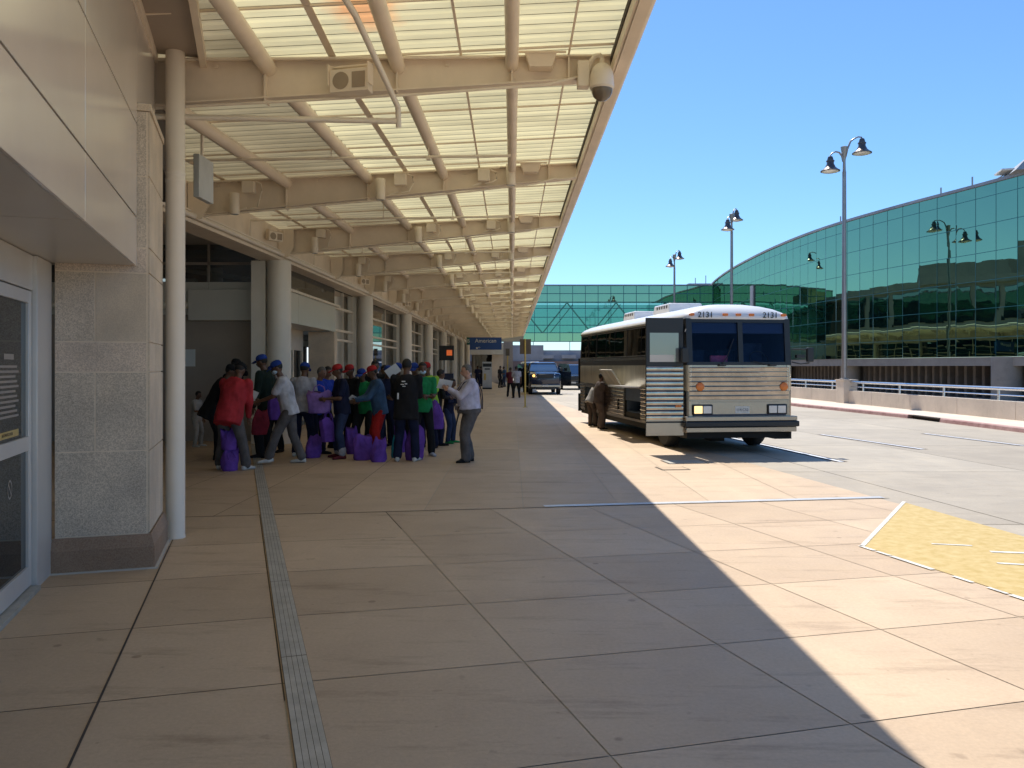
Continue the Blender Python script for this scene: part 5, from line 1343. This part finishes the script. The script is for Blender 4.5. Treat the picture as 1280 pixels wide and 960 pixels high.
        loft(bm, rings); mesh_obj('cap', bm, CL[cap], t, smooth='all')
    if mask:
        bm = bmesh.new(); ell(bm, (headc+hm@Vector((0,-.026,-.032)))*k, (.036*k,.036*k,.026*k), hm, 14, 10); mesh_obj('face_mask', bm, M['mask'], t, smooth='all')
    bpy.context.view_layer.update()
    mw = Matrix.Translation(t.location) @ Matrix.Rotation(R(face), 4, 'Z')
    return t, {s: mw @ P(hand[s]) for s in (-1, 1)}, mw, dict(tor=tor, P=P)

# ---- the queue under the canopy (labels say clothing and place)
p_red, h_red, _, _ = person('person seen from behind in red jacket, black cap and wide grey trousers', 291, 14.05, 1.88, 168, 'red', 'grey', 'white', cap='black', sleeve='jacket', arms=('low','low'), lean=24, stride=.075, build=1.12, head_down=25)
p_str, h_str, _, _ = person('person striding in pale grey tee shirt, blue cap and grey trousers', 356, 14.9, 1.88, -78, 'lightgrey', 'grey', 'white', cap='royal', sleeve='short', arms=('reach','reach'), lean=13, stride=.0, stride_f=.155, build=1.05, head_down=20, mask=True)
p_dg, _, _, _ = person('person in very dark green jacket and blue cap beside the red jacket', 331, 16.0, 1.99, -100, 'darkgreen', 'black', 'black', cap='royal', sleeve='long', arms=('hold','down'), lean=5, build=1.1)
person('person seen from behind in grey tee shirt and blue cap', 379, 16.1, 1.84, 172, 'greytee', 'navy', 'white', cap='royal', arms=('hold','hold'), lean=8)
_, h_blue, _, _ = person('grey haired person in blue polo holding a large purple bag', 397, 16.4, 1.76, 70, 'blue', 'navy', 'black', hair='hairgrey', skin='skin3', arms=('hold','reach'), lean=10)
person('dark haired person in blue shirt just behind the grey haired one', 407, 17.6, 1.76, 60, 'blue', 'black', 'black', skin='skin3', arms=('hold','hold'), lean=6)
_, h_nav, _, _ = person('person in navy top, red cap and cuffed jeans facing left', 425, 15.8, 1.80, -65, 'navy', 'jeans', 'maroon', cap='capred', arms=('hold','hold'), lean=4, cuffs=True, build=1.08)
person('person in dark top and red cap half hidden behind the navy one', 441, 17.0, 1.80, -40, 'black', 'black', 'black', cap='capred', sleeve='long', arms=('hold','hold'))
person('person in green shirt and blue cap behind the denim jacket', 455, 16.9, 1.72, -20, 'green', 'black', 'black', cap='royal', arms=('hold','hold'), lean=10)
person('tall person with black hair behind the red cap and denim jacket', 469, 18.2, 1.90, 10, 'black', 'navy', 'black', sleeve='long', arms=('hold','hold'))
_, h_den, _, _ = person('person in denim jacket, red cap and bright red trousers', 471, 15.9, 1.78, -70, 'denim', 'redtrouser', 'black', cap='capred', sleeve='long', arms=('reach','reach'), lean=9, build=1.05)
p_bl, h_bl, _, q_bl = person('tall person in black hooded jacket and trousers seen from behind', 508, 15.3, 1.90, 176, 'black', 'navy', 'white', sleeve='jacket', arms=('hold','hold'), lean=4, stride=.035, build=1.08, head_down=10)
_, h_gr, _, _ = person('person in green tee shirt and face mask looking down', 528, 16.2, 1.84, 12, 'green', 'black', 'greytee', arms=('fold','hold'), lean=2, mask=True, build=1.05, head_down=12)
person('person in yellow green safety vest and red cap behind the green shirt', 536, 17.8, 1.85, -30, 'hivis', 'navy', 'black', cap='capred', sleeve='short', arms=('hold','hold'))
person('person in dark jacket with a purple sack at their side', 547, 18.4, 1.70, 120, 'black', 'navy', 'black', sleeve='long', arms=('hold','carry'))
person('short person in navy clothes and green shoes beside the man in suspenders', 563, 18.9, 1.48, 70, 'navy', 'jeans', 'green', sleeve='long', arms=('hold','hold'), lean=6)
p_man, h_man, mw_man, q_man = person('older person in lilac shirt, navy suspenders and loose grey trousers', 585, 15.2, 1.80, -78, 'lilac', 'grey', 'black', hair='hairgrey', skin='skin2', sleeve='long', arms=('holdup','holdup'), lean=3, stride=.01, stride_f=.03, build=1.3, tail=.9, head_down=8, tuck=True)
person('person in black coat bending at the far left of the crowd', 272, 15.6, 1.86, 110, 'black', 'black', 'black', cap='black', sleeve='jacket', arms=('hold','hold'), lean=26)
person('person with dark hood behind the red jacket', 290, 16.8, 1.92, 150, 'black', 'navy', 'black', cap='black', sleeve='long', arms=('hold','hold'), lean=10)
person('small child in pale grey tee shirt and shorts by the dark wall', 247, 18.1, 1.22, 80, 'offwhite', 'offwhite', 'white', arms=('hold','down'), lean=2)
person('person with blue cap and purple top between red jacket and grey tee', 344, 17.0, 1.78, -30, 'black', 'black', 'black', cap='royal', arms=('hold','hold'))
person('person with blue cap showing left of the black hooded jacket', 484, 17.6, 1.78, 20, 'navy', 'navy', 'black', cap='royal', sleeve='long', arms=('hold','hold'))
person('person in safety vest behind the denim jacket', 479, 18.9, 1.80, 30, 'hivis', 'navy', 'black', arms=('hold','hold'))
person('person with blue cap directly behind the black hooded jacket', 498, 18.3, 1.84, 0, 'navy', 'navy', 'black', cap='royal', sleeve='long')
person('person with blue cap between black hooded jacket and face mask', 519, 18.0, 1.84, -10, 'navy', 'black', 'black', cap='royal', sleeve='long')
# bus worker
p_wk, h_wk, _, _ = person('person in grey uniform and black cap reaching to the luggage flap', 751, 23.2, 1.56, 98, 'brown', 'brown', 'black', cap='black', skin='skin3', arms=('reach','reach'), lean=4, stride=.02, build=1.3, group='people by the vehicles', head_down=4)
person('person bending behind the uniformed worker at the bus side', 741, 24.3, 1.45, 120, 'offwhite', 'brown', 'black', arms=('low','low'), lean=30, group='people by the vehicles')
# distant people
fars = [(597, 72, 1.8, 20, 'navy','navy','person in navy clothes left of the free standing poster'), (601, 74, 1.75, 120, 'black','navy','dark dressed person just left of the free standing poster'),
        (625, 68, 1.8, 60, 'black','black','dark person nearest the beige end wall'), (630, 71, 1.75, -60, 'denim','jeans','person in blue denim near the beige end wall'),
        (638, 47.5, 1.70, 170, 'maroon','black','person in reddish top standing by the kerb before the pickup'), (645.5, 46.0, 1.78, 190, 'greytee','black','person in grey top standing at the kerb beside the pickup'),
        (652, 56, 1.7, 10, 'navy','black','dark person standing beside the open pickup door'), (659, 68, 1.75, 30, 'brown','navy','person in brown behind the yellow pole')]
for (u, Y, h_, fc, tp, bt, lab) in fars:
    person(lab, u, Y, h_, fc, tp, bt, 'black', arms=('down','hold'), group='distant people along the pavement', vox=.02, lean=2)

# suspenders, tie and belt on the man: parts of that person
bm = bmesh.new(); tor, P_ = q_man['tor'], q_man['P']
for s in (-1, 1):
    pts = [(s*.035,.118,.53),(s*.045,.125,.62),(s*.055,.118,.72),(s*.058,.085,.80),(s*.058,.03,.845),(s*.058,-.06,.81),(s*.055,-.13,.72),(s*.05,-.155,.60),(s*.05,-.14,.53)]
    tube(bm, [P_(tor(p)) for p in pts], .010, 6)
mesh_obj('suspenders', bm, CL['navy'], p_man, smooth='all')
bm = bmesh.new(); rg = []
for z in (.55,.575): rg.append([P_(tor(((.127)*math.cos(a), (.104+(.03 if math.sin(a) < 0 else 0))*math.sin(a), z))) for a in (2*math.pi*j/20 for j in range(20))])
loft(bm, rg, False); mesh_obj('belt', bm, M['black'], p_man, smooth='all')
bm = bmesh.new(); a = P_(tor((.06,-.13,.50))); tube(bm, [a, a+Vector((.02,-.03,-.10)), a+Vector((.0,-.05,-.22))], [.02,.015,.01], 6); mesh_obj('strap_end', bm, M['black'], p_man)
bm = bmesh.new()
for (x0, x1, z0_, z1_) in ((-.012,.02,.765,.775),(-.03,-.01,.742,.752),(.0,.03,.738,.745),(-.015,.012,.72,.727),(.05,.062,.60,.66)):
    quad(bm, [q_bl['P'](q_bl['tor']((x, .112 if x < .04 else .108, z))) for x, z in ((x0,z0_),(x1,z0_),(x1,z1_),(x0,z1_))])
o = mesh_obj('back_print', bm, M['paper'], p_bl)
md = o.modifiers.new('t', 'SOLIDIFY'); md.thickness = .03; md.offset = 0
# ---- bags
def sack(lab, u, v, w, h_, m='purple', Y=None, z=0., seed=1, grp='purple fabric bags', knot=True, squash=.7, name='fabric_bag', cat='bag'):
    Yb = Y if Y else gY(v)
    t = thing(name, lab, cat, (pX(u, Yb), Yb, z), R(seed*37 % 50), grp)
    bm = bmesh.new(); rings = []
    prof = [(0,.78),(.025,.93),(.12,1.02),(.30,1.04),(.50,1.0),(.66,.92),(.80,.76),(.90,.56),(.97,.36),(1.0,.15)] if knot else [(0,.78),(.03,.9),(.3,.95),(.7,1.0),(.95,1.05),(1.0,1.04)]
    for q, r_ in prof:
        ring = []
        for j in range(28):
            a = 2*math.pi*j/28; n_ = noise.noise(Vector((math.cos(a)*1.5, math.sin(a)*1.5, q*2.6+seed*5)))*.26+noise.noise(Vector((math.cos(a)*4, math.sin(a)*4, q*5+seed*9)))*.10+.06*math.sin(a*7+seed)*(q > .55)
            rr_ = r_*(1+n_); c_, s_ = math.cos(a), math.sin(a)
            if not knot: c_ = math.copysign(abs(c_)**.7, c_); s_ = math.copysign(abs(s_)**.7, s_)
            ring.append((w/2*(rr_ if not knot else (1+n_)*(.86+.14*min(1,q*8))*(1-.30*max(0,q-.55)/.45*(1+.3*math.sin(seed*3))))*c_+w*.16*math.sin(seed*2.1)*q*q, w/2*squash*(rr_ if not knot else (1+n_)*(.84+.16*min(1,q*8))*(1-.9*max(0,q-.45)/.55))*s_, h_*q*(1+(.09*math.sin(a*2+seed)+.05*math.sin(a*5+seed*2))*(q > .5))))
        rings.append(ring)
    loft(bm, rings); mesh_obj('sack' if knot else 'pouch', bm, CL[m], t, smooth='all')
    bm = bmesh.new()
    if knot:
        tube(bm, [(-.02,-w*.12,h_*.92),(-.06,-w*.2,h_*.8),(-.05,-w*.37,h_*.55)], .006, 6); tube(bm, [(.02,-w*.12,h_*.92),(.05,-w*.22,h_*.78),(.07,-w*.36,h_*.62)], .006, 6)
    else:
        for s in (-1, 1): tube(bm, [(-w*.28,s*w*squash*.45,h_*.98),(-w*.2,s*w*.1,h_*1.25),(0,0,h_*1.36),(w*.2,s*w*.1,h_*1.25),(w*.28,s*w*squash*.45,h_*.98)], .010, 6)
    mesh_obj('drawstring' if knot else 'handle', bm, CL[m], t, smooth='all')
    return t
sack('purple sack standing on the floor between the red jacketed legs', 287, 587, .30, .36, Y=13.9, seed=1)
sack('purple sack stacked on another between the red jacketed legs', 287, 560, .27, .34, Y=13.95, z=.345, seed=2)
sack('light purple tote bag held by the grey haired person', 399, 517, .42, .40, 'lpurple', Y=15.75, z=.86, seed=3, knot=False, squash=.45, name='tote_bag', grp=None)
sack('round purple sack on the floor left of the cuffed jeans', 391, 572, .34, .40, Y=15.9, seed=4)
sack('dark purple tote hanging below the lilac tote', 410, 560, .26, .42, Y=15.7, z=.32, seed=5, knot=False, squash=.5, name='tote_bag', grp=None)
sack('wide purple sack on the floor left of the red trousers', 453, 570, .36, .44, Y=15.5, seed=6)
sack('purple sack in front of the red trousers', 473, 574, .29, .42, Y=15.2, seed=7)
sack('purple sack in the shadow behind the wide purple one', 441, 566, .30, .50, Y=16.6, seed=8)
sack('teal bag standing between the black jacketed legs', 494.5, 574, .17, .40, 'teal', Y=15.9, seed=9, grp=None)
sack('tall purple sack on the floor before the green shirt', 518, 572, .34, .58, Y=15.5, seed=10)
sack('purple sack hanging in a hand behind the green shirt', 546, 542, .30, .56, Y=17.6, z=.42, seed=11)
sack('purple bag hanging beside the dark green jacket', 342, 520, .24, .36, Y=15.5, z=.75, seed=12, knot=False, name='tote_bag', grp=None)
sack('red and black duffel bag hanging by the red jacketed person', 324, 547, .32, .42, 'darkred', Y=15.2, z=.5, seed=13, knot=True, name='duffel_bag', grp=None)
sack('purple sack partly hidden behind the black trousers', 501, 560, .24, .5, Y=16.9, seed=14)
# papers
def paper(lab, p, w, h_, rot):
    t = thing('paper_sheet', lab, 'paper', p, 0, None); t.rotation_euler = rot
    b = B(); b.loft([[(-w/2,-.002,-h_/2),(w/2,-.002,-h_/2),(w/2,.002,-h_/2),(-w/2,.002,-h_/2)], [(-w/2,-.01,0),(w/2,-.014,0),(w/2,-.01,0),(-w/2,-.006,0)], [(-w/2,-.002,h_/2),(w/2,-.002,h_/2),(w/2,.002,h_/2),(-w/2,.002,h_/2)]]); b.o('sheet', M['paper'], t)
paper('round white plate of food passed to the striding person', h_str[-1]+Vector((-.16,-.05,.08)), .20, .26, (R(20),R(25),R(15)))
paper('white papers held by the denim jacketed person', h_den[-1]+Vector((-.09,0,.02)), .16, .2, (R(50),R(20),R(60)))
paper('white clipboard raised behind the denim jacket', Vector((pX(491,16.8), 16.8, 1.66)), .28, .2, (R(20),R(-35),0))
paper('white receipts held by the uniformed worker', h_wk[-1]+Vector((.1,-.02,.06)), .08, .24, (0,R(30),0))
paper('crumpled grey papers held up by the older person', h_man[-1]+Vector((-.06,0,.08)), .26, .2, (R(30),R(10),R(20)))
# free standing poster, bins, dark kiosk on the far pavement
ps = thing('standing_poster', 'white free standing poster board with black header at the far end', 'poster board', (pX(609,64), 64, 0), 0)
b = B(); b.box(-.36,.36,-.04,.04,.12,2.1); b.o('board', M['intwhite'], ps); b = B(); b.box(-.33,.33,-.046,-.041,1.72,1.98); b.box(-.2,.2,-.046,-.041,1.5,1.6); b.o('header', M['black'], ps); b = B(); b.box(-.25,-.1,-.046,-.041,.7,1.2); b.o('yellow_panel', M['poleyellow'], ps); b = B(); b.box(-.36,.36,-.25,.25,0,.12); b.o('foot', M['black'], ps)
kb = thing('information_kiosk', 'dark narrow kiosk with orange lit screen by the columns', 'kiosk', (pX(561,48), 48, 0), 0)
b = B(); b.box(-.28,.28,-.15,.15,0,1.35); b.o('pedestal', M['navy'], kb, bevel=.02); b = B(); b.box(-.55,.3,-.1,.1,2.1,2.95); b.box(-.3,-.24,-.03,.03,1.35,2.1); b.o('screen_housing', M['black'], kb); b = B(); b.box(-.12,.2,-.106,-.101,2.38,2.7); b.o('screen', emit('orange_screen', (.8,.16,.04), .25), kb)
for i,(u_,Y_,c_,lab) in enumerate(((640,60,'yellowpole','thin yellow post by the kerb left of the pole sign'),)):
    t = thing('thin_post', lab, 'post', (pX(634.5,58), 58, 0)); b = B(); b.tube([(0,0,0),(0,0,2.5)], .04, 8); b.o('pole', M['poleyellow'], t); b = B(); b.box(-.14,.14,-.02,.0,2.5,3.0); b.o('plate', M['signback'], t)

# ================================================================ SKY, SUN, CAMERA
w = bpy.data.worlds.new('World'); S.world = w; w.use_nodes = True
nt = w.node_tree; N = nt.nodes; L = nt.links
sky = N.new('ShaderNodeTexSky'); sky.sky_type = 'NISHITA'; sky.sun_disc = False
el = R(58.7); az = math.atan2(-.10, .60)      # sun ahead of the camera, slightly left
sky.sun_elevation = el; sky.sun_rotation = az
sky.altitude = 200; sky.air_density = 1.0; sky.dust_density = .25; sky.ozone_density = 1.6
bg = N['Background']; bg.inputs['Strength'].default_value = .15
tn = N.new('ShaderNodeMix'); tn.data_type = 'RGBA'; tn.blend_type = 'MULTIPLY'; tn.inputs[0].default_value = 1; tn.inputs[7].default_value = (.37, .525, .68, 1)
L.new(sky.outputs[0], tn.inputs[6]); L.new(tn.outputs[2], bg.inputs[0])
sl_ = bpy.data.lights.new('sun', 'SUN'); sl_.energy = 3.3; sl_.angle = R(.55); sl_.color = (1, .95, .86)
so_ = bpy.data.objects.new('sun', sl_); COL.objects.link(so_)
sd = Vector((-.10, .60, 1.0)).normalized()     # towards the sun
so_.rotation_euler = sd.to_track_quat('Z', 'Y').to_euler()
cd = bpy.data.cameras.new('camera'); co = bpy.data.objects.new('camera', cd); COL.objects.link(co)
co.location = (0, 0, H); co.rotation_euler = (R(90), 0, 0)
cd.sensor_width = 36; cd.lens = 36*F/1280; cd.shift_x = 0; cd.shift_y = -(480-HOR)/1280
cd.clip_end = 2000; cd.clip_start = .05
S.camera = co
S.view_settings.view_transform = 'Standard'; S.view_settings.look = 'None'; S.view_settings.gamma = 1; S.view_settings.use_curve_mapping = False
S.view_settings.exposure = 0.82
S.render.engine = 'CYCLES'
try:
    S.cycles.use_denoising = True; S.cycles.max_bounces = 7; S.cycles.diffuse_bounces = 4; S.cycles.glossy_bounces = 4; S.cycles.transparent_max_bounces = 10; S.cycles.sample_clamp_indirect = 8
    S.cycles.caustics_reflective = False; S.cycles.caustics_refractive = False
except Exception: pass
